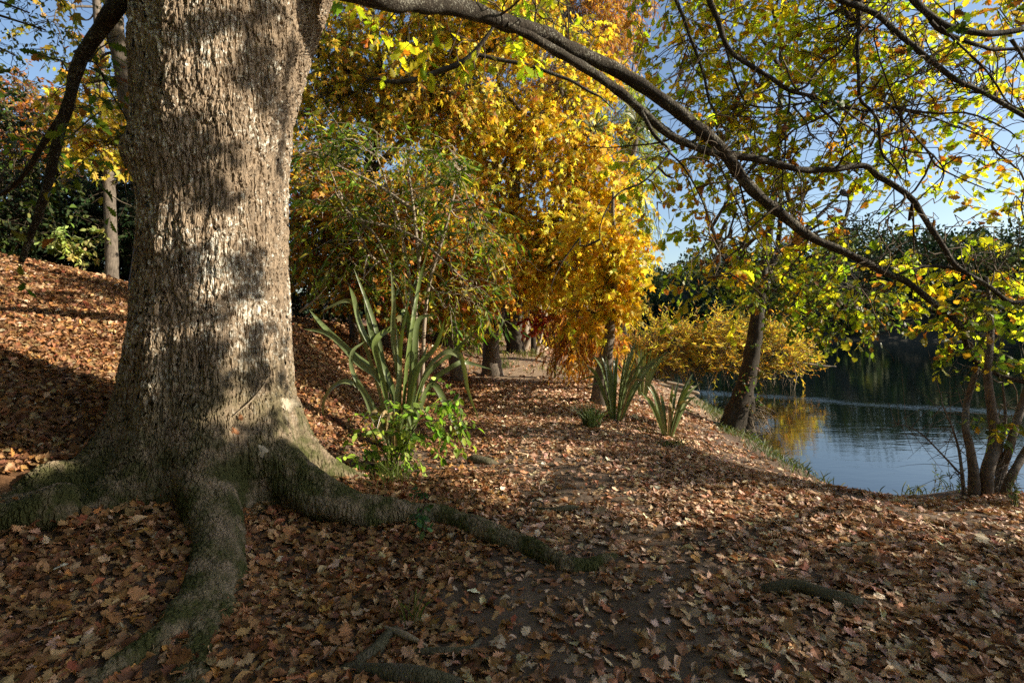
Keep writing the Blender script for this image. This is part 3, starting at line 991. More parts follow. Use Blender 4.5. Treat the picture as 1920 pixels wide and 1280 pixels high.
def litter(mb, n, x0, x1, y0, y1, temps, size, lift):
    x, y = R.uniform(x0, x1, n), R.uniform(y0, y1, n)
    dn, _ = shore(x, y)
    bkv = bank(x, y)
    onpath = 1 - sstep(.02, .35, bkv)
    bare = .92 * sstep(.28, .62, fbm2(x * .62 + .35 * y, y * .5 - .2 * x, 41, 3) + .28 * fbm2(x * 2.2, y * 2.2, 47, 3)) * onpath
    bare = np.maximum(bare, .75 * sstep(.45, .75, fbm2(x * .9, y * .9, 51, 3)))
    bare = np.maximum(bare, (.96 - .25 * sstep(.5, 1.6, np.abs(x - np.interp(y, [10, 14, 18, 22], [.75, .45, .2, -.3])))) * onpath * sstep(11.4, 13.2, y + .5 * fbm2(x, y, 4, 2)))
    pcx = np.interp(y, [1.5, 2.5, 3.8, 5.5, 7.5, 10, 14, 20], [.7, .7, .6, .55, .45, .4, .4, 0.])
    bare = np.maximum(bare, .85 * np.exp(-((x - pcx) / .55) ** 2) * sstep(-.15, .35, fbm2(x * 1.6, y * .8, 57, 3)) * sstep(1.5, 2.5, y))
    edgeclear = sstep(.5, 1.5, dn)
    keep = (R.uniform(0, 1, n) < (1 - .93 * bare) * (.04 + .96 * edgeclear)) & (dn > .25) & (np.abs(x) < y * 1.12 + 1.6)
    keep &= oak_inside(x, y) > -.10
    x, y, op = x[keep], y[keep], onpath[keep]
    m = len(x)
    nv = nrm(gnormal(x, y) + (.20 + .26 * (1 - op))[:, None] * R.normal(size=(m, 3)) * .9)
    d = rvec(m)
    d = nrm(d - nv * (d * nv).sum(-1, keepdims=True))
    heap = np.exp(-np.clip(oak_inside(x, y), 0, 9) / .18) * .07
    z = ground(x, y) + R.uniform(.004, lift, m) * (1 + .9 * (1 - op)) + heap * R.uniform(.2, 1, m)
    s = size * np.exp(R.normal(0, .28, m))
    pc = np.interp(y, [1.5, 2.5, 3.8, 5.5, 7.5, 10, 14, 20], [.9, 1.2, .95, .9, .75, .5, .4, 0.])
    pale_share = np.maximum(sstep(-1.7, -.3, x - pc) * op, .0)  # pale leaves by the path; darker brown at lower left paints shade deeper
    c = np.where((R.uniform(0, 1, m) < .06 + .84 * pale_share)[:, None], palette(LITPATH, m, None, .24), palette(LITPAL, m, None, .26))
    pos = np.stack([x, y, z], -1) - d * (s * .5)[:, None]
    scatter(mb, temps, pos, d, nv, s, c)
    return m


mb = MB()
cnt = [litter(mb, 42000, -4.8, 5.5, .9, 4.2, T_LITTER, .060, .03), litter(mb, 105000, -9, 7.5, 4.2, 8.5, T_LITTER, .058, .028),
       litter(mb, 80000, -14, 7, 8.5, 14, T_LITTERLO, .070, .03), litter(mb, 44000, -14, 7, 14, 24, T_LITTERLO, .09, .035)]
n = 420
x, y = R.uniform(-7, 5, n), R.uniform(1.2, 9, n)
k = (oak_inside(x, y) > .05) & (shore(x, y)[0] > .5)
x, y = x[k], y[k]
aa = R.uniform(0, 6.28, len(x))
dd_ = np.stack([np.cos(aa), np.sin(aa), R.normal(0, .12, len(x))], -1)
p0 = np.stack([x, y, ground(x, y) + .03], -1)
bent_twigs(mb, p0, p0 + dd_ * R.uniform(.05, .32, len(x))[:, None], R.uniform(.0015, .005, len(x)))
mb.c[-1] = np.broadcast_to(np.array([.16, .115, .075], np.float32), mb.v[-1].shape)
tag(mb.build('fallen_leaves', M_LITTER, smooth=False), 'carpet of curled brown fallen oak leaves over the slope and footpath', 'leaves', kind='stuff')

# roots and sticks lying on the ground
ROOT_G = 'roots showing through the fallen leaves'


def gthing(name, label, cat, lines, mat, group=None):
    mb = MB()
    for pts, r in lines:
        tube(mb, pts, r, sides=10, per=8, wob=.1, knob=.08)
    return tag(mb.build(name, mat), label, cat, group)


gthing('exposed_root', 'thick grey root arching out of the leaves at the lower right of the path', 'root',
       [([G(1415, 1112, -.03), G(1450, 1103, .03), G(1490, 1098, .045), G(1540, 1112, .04), G(1590, 1128, .03), G(1650, 1150, -.04)], [.03, .035, .034, .04, .042, .03]),
        ([G(1450, 1103, .02), G(1475, 1120, .0), G(1490, 1145, -.03)], [.03, .02, .012])], M_ROOT, ROOT_G)
gthing('exposed_root', 'thin pale root beside the bare earth in the middle of the path', 'root',
       [([G(985, 952, -.02), G(1030, 957, .02), G(1070, 952, .03), G(1095, 958, -.03)], [.012, .022, .03, .02])], M_ROOT, ROOT_G)
gthing('exposed_root', 'slender root near the water side of the path, above the arching root', 'root',
       [([G(1545, 1030, -.02), G(1580, 1021, .02), G(1640, 1020, .015), G(1690, 1012, -.03)], [.012, .016, .016, .01])], M_ROOT, ROOT_G)
gthing('exposed_root', 'small root stub on the path edge right of the flax bush', 'root',
       [([G(870, 868, -.02), G(890, 861, .04), G(915, 865, .03), G(935, 872, -.03)], [.03, .05, .045, .03])], M_ROOT, ROOT_G)
gthing('exposed_root', 'low grey root crossing the dark leaves at the bottom, below the oak', 'root',
       [([G(640, 1262, -.02), G(700, 1225, .02), G(730, 1190, .02), G(760, 1172, -.03)], [.03, .035, .028, .02]), ([G(730, 1228, -.01), G(800, 1222, .02), G(880, 1218, .01), G(915, 1180, -.02)], [.018, .02, .018, .012])], M_ROOT, ROOT_G)
gthing('fallen_branch', 'short broken brown stick lying in the leaves at the bottom edge', 'stick', [([G(722, 1178, .03), G(760, 1192, .04), G(800, 1212, .03)], [.012, .018, .008])], M_DRY)
gthing('exposed_root', 'mossy dark root at the bottom centre running out of frame', 'root',
       [([G(650, 1255, -.03), G(720, 1262, .02), G(790, 1270, .03), G(850, 1285, .0), G(900, 1310, -.04)], [.03, .04, .045, .04, .03])], M_ROOT, ROOT_G)
gthing('fallen_branch', 'thin pale twig poking up from the slope right of the oak trunk', 'stick',
       [([P(562, 584, 6.5), P(590, 562, 6.4), P(612, 538, 6.3)], [.012, .009, .004]), ([P(590, 562, 6.4), P(622, 552, 6.2)], [.007, .004])], M_DRY)

# a twig, two brown leaves and a pale scar caught on the oak bark
def on_trunk(px, py, out=.0):
    """point on the oak's bark behind a photo pixel"""
    D = np.linspace(2.2, 4.4, 2200)
    X, Z = (px - 960) / F * D, CZ + (HY - py) / F * D
    a = np.arctan2(D - OC[1], X - OC[0])
    r = np.hypot(D - OC[1], X - OC[0])
    ia = np.clip(((a + math.pi) / (2 * math.pi) * NA).astype(int), 0, NA - 1)
    iz = np.clip(np.searchsorted(zs, Z), 0, len(zs) - 1)
    hit = np.nonzero(r <= rr[iz, ia] + out)[0]
    k = hit[0] if len(hit) else -1
    return np.array([X[k], D[k], Z[k]])


gthing('dead_twig', 'thin dry twig caught slantwise on the oak bark', 'twig', [([on_trunk(505, 705, .03), on_trunk(490, 728, .035), on_trunk(470, 752, .04), on_trunk(440, 778, .03)], [.003, .005, .006, .004])], M_DRY)
for (px, py, s, lab) in [(436, 800, .09, 'orange brown leaf stuck on the oak bark below the twig'), (449, 774, .06, 'small curled brown leaf hanging at the twig on the oak bark'),
                         (335, 1095, .12, 'dry brown leaf lodged on the front root of the oak')]:
    mb = MB()
    p = on_trunk(px, py, .03)
    scatter(mb, T_LITTER, p[None], np.array([[.3, .1, -1.]]), np.array([[.3, -1., .2]]), np.array([s]), np.array([[.36, .17, .08]]))
    tag(mb.build('fallen_leaf', M_LITTER, smooth=False), lab, 'leaf')


def scar(px, py, w, h, name='bark_scar'):
    mb = MB()
    n = 26
    pts = []
    for k in range(n):
        a = 2 * math.pi * k / n
        q = 1 + .22 * math.sin(3 * a + px) + .18 * math.sin(5 * a + 1) + R.normal(0, .07)
        pts.append(on_trunk(px + w * q * math.cos(a), py + h * q * math.sin(a), .012))
    c = on_trunk(px, py, .03)
    V = np.vstack([pts, [c]])
    lo = []
    for k in range(n):
        lo += [n, k, (k + 1) % n]
    mb.add(V, lo, np.full(n, 3))
    return mb.build(name, M_SCAR, oak)


M_SCAR = plain_bark('bare_wood', (.44, .38, .28), .3, 1, 1)
scar(543, 757, 17, 12)
scar(492, 845, 9, 11)


# ================================================================== FLAX AND LOW PLANTS
def blade(mb, pts, w, fold=.35, col=(.1, .15, .05), face=None, per=5):
    c = spline(pts, per)
    n = len(c)
    t = np.linspace(0, 1, n)
    prof = np.interp(t, [0, .12, .45, .75, .92, 1], [.55, .75, 1, .85, .4, .03]) * w / 2
    T = nrm(np.gradient(c, axis=0))
    f = np.array([0, -1, .25]) if face is None else np.array(face)
    S = nrm(np.cross(T, f))
    N = np.cross(S, T)
    V = np.vstack([c - S * prof[:, None] + N * (fold * prof)[:, None], c, c + S * prof[:, None] + N * (fold * prof)[:, None]])
    lo = []
    for i in range(n - 1):
        lo += [i, n + i, n + i + 1, i + 1, n + i, 2 * n + i, 2 * n + i + 1, n + i + 1]
    mb.add(V, lo, np.full(2 * (n - 1), 4), np.asarray(col))


def rface():
    return [R.normal(0, .5), -1, R.normal(0.2, .4)]


FLAXC = [(.16, .20, .085), (.13, .17, .06), (.20, .23, .10), (.15, .20, .055), (.12, .16, .055)]
fb = G(745, 850)
flaxD = float(fb[1])
mb = MB()
FL = [((742, 850), (727, 727), (717, 633), (693, 573), (664, 503)), ((738, 850), (733, 720), (687, 617), (660, 560), (644, 536)), ((746, 850), (747, 717), (743, 633), (737, 567), (733, 505)),
      ((752, 850), (760, 710), (773, 613), (790, 533), (803, 470)), ((753, 850), (770, 710), (769, 640), (768, 590), (758, 584), (752, 600)), ((735, 855), (720, 727), (670, 677), (620, 627), (568, 616)),
      ((735, 855), (720, 720), (660, 660), (610, 613), (577, 580)), ((760, 850), (793, 712), (833, 664), (857, 666), (872, 693), (882, 735), (900, 795)), ((757, 850), (778, 705), (813, 650), (838, 598)),
      ((760, 852), (793, 715), (847, 655), (889, 615)), ((762, 852), (800, 730), (850, 684), (880, 680), (915, 692)), ((760, 850), (805, 722), (847, 765), (872, 842)), ((736, 852), (713, 735), (676, 615), (653, 564), (606, 583)),
      ((750, 850), (752, 720), (757, 640), (764, 540)), ((744, 850), (738, 740), (702, 640), (676, 560)), ((740, 852), (700, 760), (668, 700), (660, 660), (682, 640)), ((756, 850), (775, 740), (776, 660), (782, 600), (812, 590)),
      ((742, 852), (690, 745), (640, 715), (612, 745), (600, 800)), ((748, 852), (715, 700), (712, 640), (735, 612), (742, 615)), ((750, 855), (740, 790), (742, 860), (760, 905), (772, 920)), ((744, 855), (705, 790), (690, 740), (655, 700)),
      ((756, 852), (765, 760), (790, 690), (800, 640)), ((750, 850), (743, 760), (750, 690), (740, 600))]
for k, f in enumerate(FL):
    dz = R.uniform(-.25, .22)
    pts = [P(x + R.normal(0, 4) * (i > 1), y, flaxD + dz * (i / (len(f) - 1)) + R.normal(0, .05)) for i, (x, y) in enumerate(f)]
    blade(mb, pts, R.uniform(.052, .08), .4, FLAXC[k % 5], rface())
for k in range(16):
    a = R.uniform(0, 6.28)
    b0 = fb + [.06 * math.cos(a), .06 * math.sin(a), 0]
    blade(mb, [b0, b0 + [.05 * math.cos(a), .05 * math.sin(a), .35], b0 + [.22 * math.cos(a), .2 * math.sin(a), .55], b0 + [.40 * math.cos(a), .4 * math.sin(a), .35]], .045, .3, (.30, .22, .10) if k % 2 else FLAXC[k % 5], rface())
tag(mb.build('flax_bush', M_FLAX), 'large flax bush with broad sword leaves in sun beside the oak', 'flax', 'flax plants along the path')


def flax(base, n, h, spread, w, label, seed_lean=(0, 0)):
    mb = MB()
    for k in range(n):
        a = R.uniform(0, 6.28)
        q = spread * R.uniform(.1, 1) ** .8
        H = h * R.uniform(.65, 1.05) * (1 - .3 * q)
        dx, dy = q * math.cos(a) + seed_lean[0], q * math.sin(a) * .8 + seed_lean[1]
        b0 = base + [.06 * math.cos(a), .06 * math.sin(a), -.02]
        bend = R.uniform(-.05, .12) if R.uniform() < .8 else .5
        pts = [b0, b0 + np.array([dx * .3, dy * .3, .4]) * H, b0 + np.array([dx * .68, dy * .68, .78]) * H, b0 + np.array([dx * (1.05 + bend), dy * (1.05 + bend), 1.0 - bend * q * 1.2]) * H]
        blade(mb, pts, w * R.uniform(.6, 1.15), .35, (.26, .19, .09) if bend > .3 and R.uniform() < .6 else np.array(FLAXC[R.integers(0, 5)]) * R.uniform(.75, 1.2), rface())
    return tag(mb.build('flax_bush', M_FLAX), label, 'flax', 'flax plants along the path')


flax(G(1155, 790), 30, 1.38, .52, .06, 'upright flax bush growing in front of the small yellow tree', (.08, 0))
flax(G(1252, 818), 22, 1.05, .62, .055, 'smaller dark flax bush nearer the water, right of the upright one', (.05, 0))
flax(P(1205, 728, 12.5) * [1, 1, 0] + [0, 0, gz(P(1205, 728, 12.5)[0], 12.5)], 26, 1.35, .40, .05, 'sunlit flax clump behind the upright flax, against the yellow willow', (.05, 0))


def tuft(mb, base, n, h, spread, w, cols, rad=.05):
    for k in range(n):
        a = R.uniform(0, 6.28)
        q = spread * R.uniform(.1, 1)
        H = h * R.uniform(.5, 1.1)
        b0 = base + [rad * R.normal(), rad * R.normal(), -.01]
        e = np.array([q * math.cos(a), q * math.sin(a), 1 - .5 * q * q]) * H
        c = np.array(cols[R.integers(0, len(cols))]) * R.uniform(.7, 1.3)
        blade(mb, [b0, b0 + e * [.35, .35, .55], b0 + e], w, .2, c, rface(), per=3)


GR = [(.09, .14, .03), (.13, .17, .04), (.06, .10, .025), (.20, .19, .07)]


def grass_thing(name, base, n, h, spread, w, label, cols=GR, rad=.05, cat='grass tuft', group=None):
    mb = MB()
    tuft(mb, base, n, h, spread, w, cols, rad)
    if rad >= .5:
        return tag(mb.build('weeds', M_GRASS), label, cat, group, 'stuff')
    return tag(mb.build(name, M_GRASS), label, cat, group)


grass_thing('sedge_tuft', G(1108, 803), 150, .42, .75, .012, 'small dark sedge tuft left of the upright flax', [(.05, .08, .025), (.08, .11, .03)], .05)
grass_thing('grass_tuft', G(770, 1165), 14, .22, .8, .008, 'lone thin grass tuft in the shaded leaves near the bottom', rad=.03)
grass_thing('grass_tuft', G(735, 905), 70, .30, .9, .008, 'sunny grass clump at the foot of the large flax', [(.16, .22, .05), (.22, .26, .08)], .09)
grass_thing('grass_tuft', G(1262, 838), 50, .16, 1.0, .01, 'low green weeds at the foot of the smaller flax', rad=.09)
grass_thing('grass_tuft', G(945, 690), 60, .45, .8, .015, 'grass clump at the foot of the dark trunk by the path', rad=.14)
grass_thing('grass_tuft', G(1205, 812), 34, .10, 1.0, .01, 'tiny weed patch on the leaves between the two flax plants', rad=.07)

# bank grass and weeds
mb = MB()
n = 5200
x, y = R.uniform(4.2, 7.8, n), R.uniform(6.6, 15, n)
dnn, _ = shore(x, y)
k = (dnn > .0) & (dnn < .75) & (fbm2(x * 1.5, y * 1.5, 61, 3) > -.4)
x, y, dnn = x[k], y[k], dnn[k]
b0 = np.stack([x, y, ground(x, y)], -1)
for p in b0:
    H = R.uniform(.06, .22)
    a = R.uniform(0, 6.28)
    e = np.array([.7 * math.cos(a), .7 * math.sin(a), .9]) * H
    blade(mb, [p, p + e * [.3, .3, .6], p + e], .012, .2, np.array(GR[R.integers(0, 4)]) * R.uniform(.6, 1.2), rface(), per=2)
tag(mb.build('bank_grass', M_GRASS), 'short green grass on the crumbling river bank edge', 'grass', kind='stuff')


def weed(base, h, n, label, size=.05, cols=(((.10, .13, .06), 1), ((.14, .16, .07), 1)), lean=.2, cat='weed', group='weeds on the water edge', name='river_weed'):
    mbl, mbt = MB(), MB()
    root = thing(name, label, cat, base, group)
    A = np.array(base)[None] + R.normal(0, .05, (n, 3)) * [1, 1, 0]
    d = nrm(np.array([0, 0, 1.]) + lean * R.normal(size=(n, 3)))
    L = h * R.uniform(.55, 1.1, n)
    twigs(mbt, A, d, L, np.full(n, .05), np.full(n, .004), 4)
    spray_leaves(mbl, A, d, L, np.full(n, .05), 16, T_LANCE, size, list(cols), None, hang=-.3, up=.6, spread=.7)
    mbl.build('leaves', M_LEAF, root)
    mbt.build('stem', M_TWIG, root)
    return root


for (px, py, h, n, lab) in [(1715, 922, .42, 4, 'tallest feathery weed on the water edge left of the bank tree'), (1672, 923, .25, 4, 'short weed clump leftmost on the bare bank by the water'),
                            (1765, 922, .38, 3, 'slim weed between the tallest weed and the bank tree'), (1800, 925, .34, 4, 'leafy weed against the thin stem of the bank tree'), (1905, 950, .40, 7, 'weed clump right of the bank tree at the water')]:
    weed(G(px, py), h, n, lab)

# bright green sapling around the flax
PRIV = [((.20, .33, .03), 3), ((.28, .42, .05), 3), ((.40, .48, .10), 1.5), ((.10, .19, .025), 2.5), ((.42, .34, .10), .5)]


def sapling(base, stems, label, pal, size, nleaf, n2, L=(.2, .45), temps=T_OVAL, cat='sapling', group=None, tr=.004, name='leafy_sapling', mat=M_LEAF):
    root = thing(name, label, cat, base, group)
    sk = []
    for pts, r in stems:
        mbt = MB()
        sk.append(tube(mbt, pts, r, sides=6, per=5))
        mbt.build('stem', M_TWIG, root)
    sk = np.vstack(sk)
    idx = R.integers(len(sk) // 5, len(sk), n2)
    A = sk[idx] + R.normal(0, .03, (n2, 3))
    sprays_at(A, sk, root, pal, mat, nleaf, size, temps, L, tr=tr, outb=.1, rootw=False)
    return root


bs = G(735, 880)
sapling(bs, [([bs, P(705, 820, bs[1] - .1), P(668, 760, bs[1] - .2)], [.010, .004]), ([bs, P(730, 800, bs[1] - .15), P(728, 735, bs[1] - .25)], [.010, .004]), ([bs, P(770, 810, bs[1] - .15), P(812, 760, bs[1] - .2), P(868, 745, bs[1] - .2)], [.010, .004]),
             ([bs, P(700, 850, bs[1] - .15), P(650, 800, bs[1] - .15)], [.009, .003]), ([bs, P(760, 830, bs[1] - .2), P(800, 790, bs[1] - .35), P(880, 790, bs[1] - .3)], [.009, .003]), ([bs, P(690, 870, bs[1] - .2), P(660, 850, bs[1] - .3)], [.008, .003])],
        'bright green leafy sapling growing through the foot of the large flax', PRIV, .072, 8, 92, (.22, .5))
b2 = G(775, 1015)
sapling(b2, [([b2, P(790, 960, b2[1] - .02), P(808, 925, b2[1] - .03), P(830, 885, b2[1])], [.006, .003]), ([P(790, 960, b2[1] - .02), P(800, 985, b2[1] - .1), P(815, 990, b2[1] - .15)], [.004, .002])],
        'thin sapling with few bluish leaves in front of the right oak root', [((.05, .12, .045), 3), ((.08, .14, .06), 1)], .055, 5, 9, (.08, .16))
b3_ = G(862, 1078)
sapling(b3_, [([b3_, P(864, 1062, b3_[1]), P(872, 1045, b3_[1])], [.003, .002])], 'tiny seedling with three leaves among the shaded fallen leaves', [((.05, .12, .045), 3)], .05, 4, 2, (.05, .08), cat='seedling', name='leafy_seedling')


# ================================================================== OTHER TREES
def at_ground(px, D):
    x = (px - 960) / F * D
    return np.array([x, D, gz(x, D)])


def tree(name, label, cat, base, trunks, blobs, pal, mat, nleaf, size, temps, bark, group=None, L=(.35, .8), hang=.35, droop=(.1, .45), up=.75, tr=.006, limbs=True,
         twig=True, outb=.7, jit=.25, cb=.2, crown='crown', extra_branches=()):
    """trunks: [(points, radii)], blobs: [(center, radii, number of sprays)]"""
    root = thing(name, label, cat, base, group)
    mbt, sk = MB(), []
    for pts, r in trunks:
        sk.append(tube(mbt, pts, r, sides=12, per=6, wob=.08, knob=.05))
    mbt.build('trunk', bark, root)
    tsk = np.vstack(sk)
    tsk = tsk[tsk[:, 2] > base[2] + .3 * (tsk[:, 2].max() - base[2])]
    A = np.vstack([crown_blob(c, r, n) for c, r, n in blobs])
    if limbs:
        mbb = MB()
        lk = []
        for c, r, n in blobs:
            for k in range(max(3, min(9, n // 45))):
                e = crown_blob(c, np.array(r) * .8, 1)[0]
                s = tsk[((tsk - e) ** 2).sum(1).argmin()] if R.uniform() < .6 else tsk[R.integers(len(tsk) // 2, len(tsk))]
                mid = s * .5 + e * .5 + R.normal(0, .12, 3) + [0, 0, .12 * np.linalg.norm(e - s)]
                ll = np.linalg.norm(e - s)
                lk.append(tube(mbb, [s, mid, e], [.012 + .014 * ll, .010 + .006 * ll, .008], sides=6, per=6, knob=.05))
        for pts, r in extra_branches:
            lk.append(tube(mbb, pts, r, sides=8, per=6, knob=.05, wob=.05))
        mbb.build('branches', bark, root)
        tsk = np.vstack([tsk] + lk)
    sprays_at(A, tsk[::2], root, pal, mat, nleaf, size, temps, L, crown, twig, hang, tr, droop, up, bark, outb, jit, cb)
    return root


def PB(px, py, D, rx, ry, rz, n):
    return (P(px, py, D), (rx, ry, rz), n)


GOLD = [((.85, .54, .045), 5), ((.85, .62, .08), 3.4), ((.78, .42, .035), 2.2), ((.52, .46, .05), 2), ((.30, .33, .03), .9), ((.42, .16, .03), .4)]
OLIVE = [((.64, .46, .05), 4), ((.42, .40, .04), 2.6), ((.76, .48, .06), 3.4), ((.17, .19, .025), 1.5), ((.42, .18, .04), 1.3)]
ORANGE = [((.44, .20, .03), 4), ((.52, .28, .035), 3), ((.30, .24, .03), 2), ((.34, .11, .03), 2), ((.14, .15, .02), 2)]
RUST = [((.52, .24, .04), 4), ((.60, .34, .05), 3), ((.30, .12, .03), 2), ((.36, .30, .05), 1.5)]
LIME = [((.30, .36, .05), 4), ((.40, .40, .07), 3), ((.20, .28, .04), 2)]
GREEN = [((.09, .15, .016), 4), ((.19, .26, .026), 3), ((.32, .34, .035), 2.6), ((.04, .075, .012), 2), ((.42, .33, .05), 1.4)]
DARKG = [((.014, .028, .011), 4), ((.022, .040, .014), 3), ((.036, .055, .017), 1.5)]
RED = [((.36, .05, .03), 4), ((.42, .10, .03), 2), ((.22, .04, .03), 1)]
YWIL = [((.62, .44, .06), 4), ((.52, .30, .04), 2.5), ((.46, .42, .06), 2.5), ((.38, .20, .05), 1)]
TG = 'autumn trees along the footpath'

# golden maple over the path
b = at_ground(926, 14.6)
tree('maple_tree', 'big golden maple glowing in sun over the bend of the footpath', 'tree', b,
     [([b - [0, 0, .2], P(920, 660, 14.5), P(927, 610, 14.4), P(945, 540, 14.3), P(960, 420, 14.2), P(965, 290, 14.2), P(945, 200, 14.2), P(930, 120, 14.2)], [.34, .24, .20, .18, .16, .14, .10, .05]),
      ([P(927, 612, 14.4), P(905, 560, 14.4), P(880, 480, 14.3)], [.15, .12, .06]), ([P(962, 330, 14.2), P(1010, 230, 14.), P(1050, 160, 13.8)], [.12, .09, .04])],
     [PB(1010, 360, 13.6, 2.0, 1.3, 2.3, 580), PB(1085, 460, 13.2, 1.3, 1.0, 1.1, 290), PB(960, 150, 14, 3.0, 1.7, 2.0, 600), PB(980, 500, 13.6, 1.2, 1.0, .45, 140), PB(1110, 330, 13.6, 1.2, 1.0, 1.5, 240), PB(860, 300, 14.4, 1.3, 1.2, 2., 210)],
     GOLD, M_YELLOW, 11, .135, T_STAR, M_GREYB, TG, (.5, 1.0), hang=.75, droop=(.25, .7), tr=.006, cb=.28)
b = at_ground(715, 13.2)
tree('maple_tree', 'olive and gold maple behind the green shrub, nearest the oak trunk', 'tree', b,
     [([b - [0, 0, .2], P(705, 480, 13.2), P(690, 330, 13.2), P(720, 190, 13), P(700, 60, 13), P(690, -80, 13)], [.20, .16, .15, .12, .10, .06]), ([P(690, 330, 13.2), P(800, 220, 13), P(880, 150, 12.8)], [.10, .08, .04])],
     [PB(740, 90, 12.6, 2.4, 1.6, 1.9, 560), PB(620, 180, 12.8, 1.5, 1.2, 1.9, 260), PB(830, 200, 12.4, 1.6, 1.2, 1.1, 260), PB(860, 20, 12.6, 2., 1.4, 1.0, 220), PB(960, 30, 12.2, 1.2, 1.0, .8, 120)],
     OLIVE, M_YELLOW, 10, .125, T_STAR, M_BOUGH, TG, (.45, .9), hang=.65, droop=(.2, .6), tr=.006,
     extra_branches=[(path(11.5, 11.0, (690, 150), (710, 148), (740, 154), (787, 147), (827, 133), (860, 120), (887, 100), (917, 63), (930, 40)), [.015, .04, .06, .065, .06, .045, .02]),
                     (path(11.3, 11.5, (880, 103), (893, 103), (940, 113), (990, 123), (1040, 140), (1073, 153), (1107, 173), (1127, 183), (1150, 205)), [.05, .045, .04, .03, .01])])
b = at_ground(665, 11.6)
tree('maple_tree', 'low orange and green maple in half shade between the oak and the green shrub', 'tree', b,
     [([b - [0, 0, .2], P(660, 540, 11.6), P(650, 440, 11.5), P(670, 350, 11.4)], [.10, .08, .06, .03]), ([P(655, 520, 11.6), P(720, 440, 11.4), P(760, 380, 11.2)], [.06, .05, .03]), ([P(655, 500, 11.6), P(600, 430, 11.4), P(580, 380, 11.2)], [.06, .05, .03])],
     [PB(640, 430, 11.0, 1.35, .9, 1.15, 420), PB(770, 430, 10.5, 1.6, .9, 1.3, 460), PB(880, 500, 10.9, 1.0, .8, .9, 240), PB(590, 330, 11.4, .8, .8, .8, 130), PB(720, 530, 10.4, 1.2, .7, .4, 120)],
     ORANGE + [((.20, .24, .03), 2), ((.66, .44, .05), 3)], M_YELLOW, 10, .11, T_STAR, M_GREYB, TG, (.4, .8), hang=.6, droop=(.2, .6), tr=.005)
# green glossy shrub in front
b = at_ground(790, 9.4)
tree('willow_leaved_shrub', 'tall shrub with narrow dark glossy green leaves rising above the large flax', 'shrub', b,
     [([b - [0, 0, .1], P(772, 560, 9.2), P(750, 430, 9.0), P(720, 330, 8.9)], [.045, .035, .025, .012]), ([b - [0, 0, .1], P(800, 560, 9.2), P(835, 430, 9.0), P(860, 330, 8.9)], [.04, .032, .025, .012]),
      ([b - [0, 0, .1], P(780, 580, 9.2), P(790, 450, 9.0), P(800, 320, 8.9)], [.035, .03, .02, .01]), ([b - [0, 0, .1], P(755, 560, 9.3), P(690, 470, 9.1), P(640, 380, 9)], [.03, .025, .018, .01])],
     [PB(700, 300, 8.8, .9, .7, .45, 46), PB(850, 320, 8.7, .55, .6, .45, 34), PB(640, 380, 8.9, .8, .6, .7, 34), PB(760, 430, 8.9, 1.35, .6, .75, 60), PB(870, 560, 8.6, .6, .5, .45, 30), PB(900, 430, 8.6, .4, .5, .55, 24), PB(600, 300, 9, .5, .5, .4, 14), PB(700, 520, 8.8, .9, .5, .4, 22)],
     GREEN, M_LEAF, 11, .15, T_LANCE, M_PALE, None, (.4, .9), hang=.35, droop=(.05, .35), tr=.005, up=.6)
# small yellow tree by the river
b = at_ground(1125, 10.2)
tree('maple_tree', 'slender yellow maple with a bare fluted trunk behind the upright flax', 'tree', b,
     [([b - [0, 0, .2], P(1128, 715, 10.2), P(1138, 660, 10.2), P(1145, 600, 10.2), P(1150, 520, 10.2), P(1148, 430, 10.2), P(1150, 360, 10.2)], [.24, .17, .125, .10, .08, .05, .02]),
      ([b + [.10, -.06, -.2], P(1136, 715, 10.15), P(1142, 660, 10.15), P(1147, 610, 10.2)], [.14, .12, .08, .05])],
     [PB(1150, 545, 10.1, .55, .5, .65, 105), PB(1120, 440, 10.2, .65, .6, .7, 110), PB(1170, 470, 10., .35, .5, .6, 50), PB(1095, 590, 10.3, .4, .4, .3, 24)],
     GOLD, M_YELLOW, 9, .135, T_STAR, M_GREYB, TG, (.3, .65), hang=.8, droop=(.25, .6), tr=.005)
# feathery cypresses
b = at_ground(1088, 17.5)
tree('swamp_cypress', 'drooping rust brown swamp cypress hanging low beside the river end of the path', 'tree', b,
     [([b - [0, 0, .2], P(1090, 560, 17.5), P(1085, 350, 17.5), P(1070, 100, 17.5), P(1060, -80, 17.5)], [.3, .22, .2, .16, .1])],
     [PB(1098, 630, 12.9, .55, .35, .50, 120), PB(1115, 600, 12.9, .55, .35, .55, 90), PB(1078, 596, 13.0, .45, .3, .4, 70), PB(1070, 60, 17, 2.1, 1.5, 2.6, 620), PB(1010, 220, 17, 1.6, 1.3, 1.6, 200), PB(1150, 20, 17, 1.1, 1.1, 1.6, 170)],
     RUST, M_YELLOW, 18, .17, T_FEATHER, M_GREYB, None, (.5, 1.0), hang=1.0, droop=(.4, .9), tr=.006, up=.3)
b = at_ground(1165, 18.5)
tree('swamp_cypress', 'lime yellow feathery cypress against the sky behind the palm like tree', 'tree', b,
     [([b - [0, 0, .2], P(1175, 500, 18.5), P(1180, 350, 18.5), P(1185, 150, 18.5)], [.18, .14, .1, .04])],
     [PB(1190, 300, 18, .75, .7, 2.0, 170), PB(1165, 200, 18, .9, .8, 1.6, 120), PB(1190, 430, 18, .6, .6, 1.0, 50)],
     LIME, M_YELLOW, 18, .16, T_FEATHER, M_GREYB, None, (.5, 1.0), hang=1.2, droop=(.5, 1.0), tr=.006, up=.3)
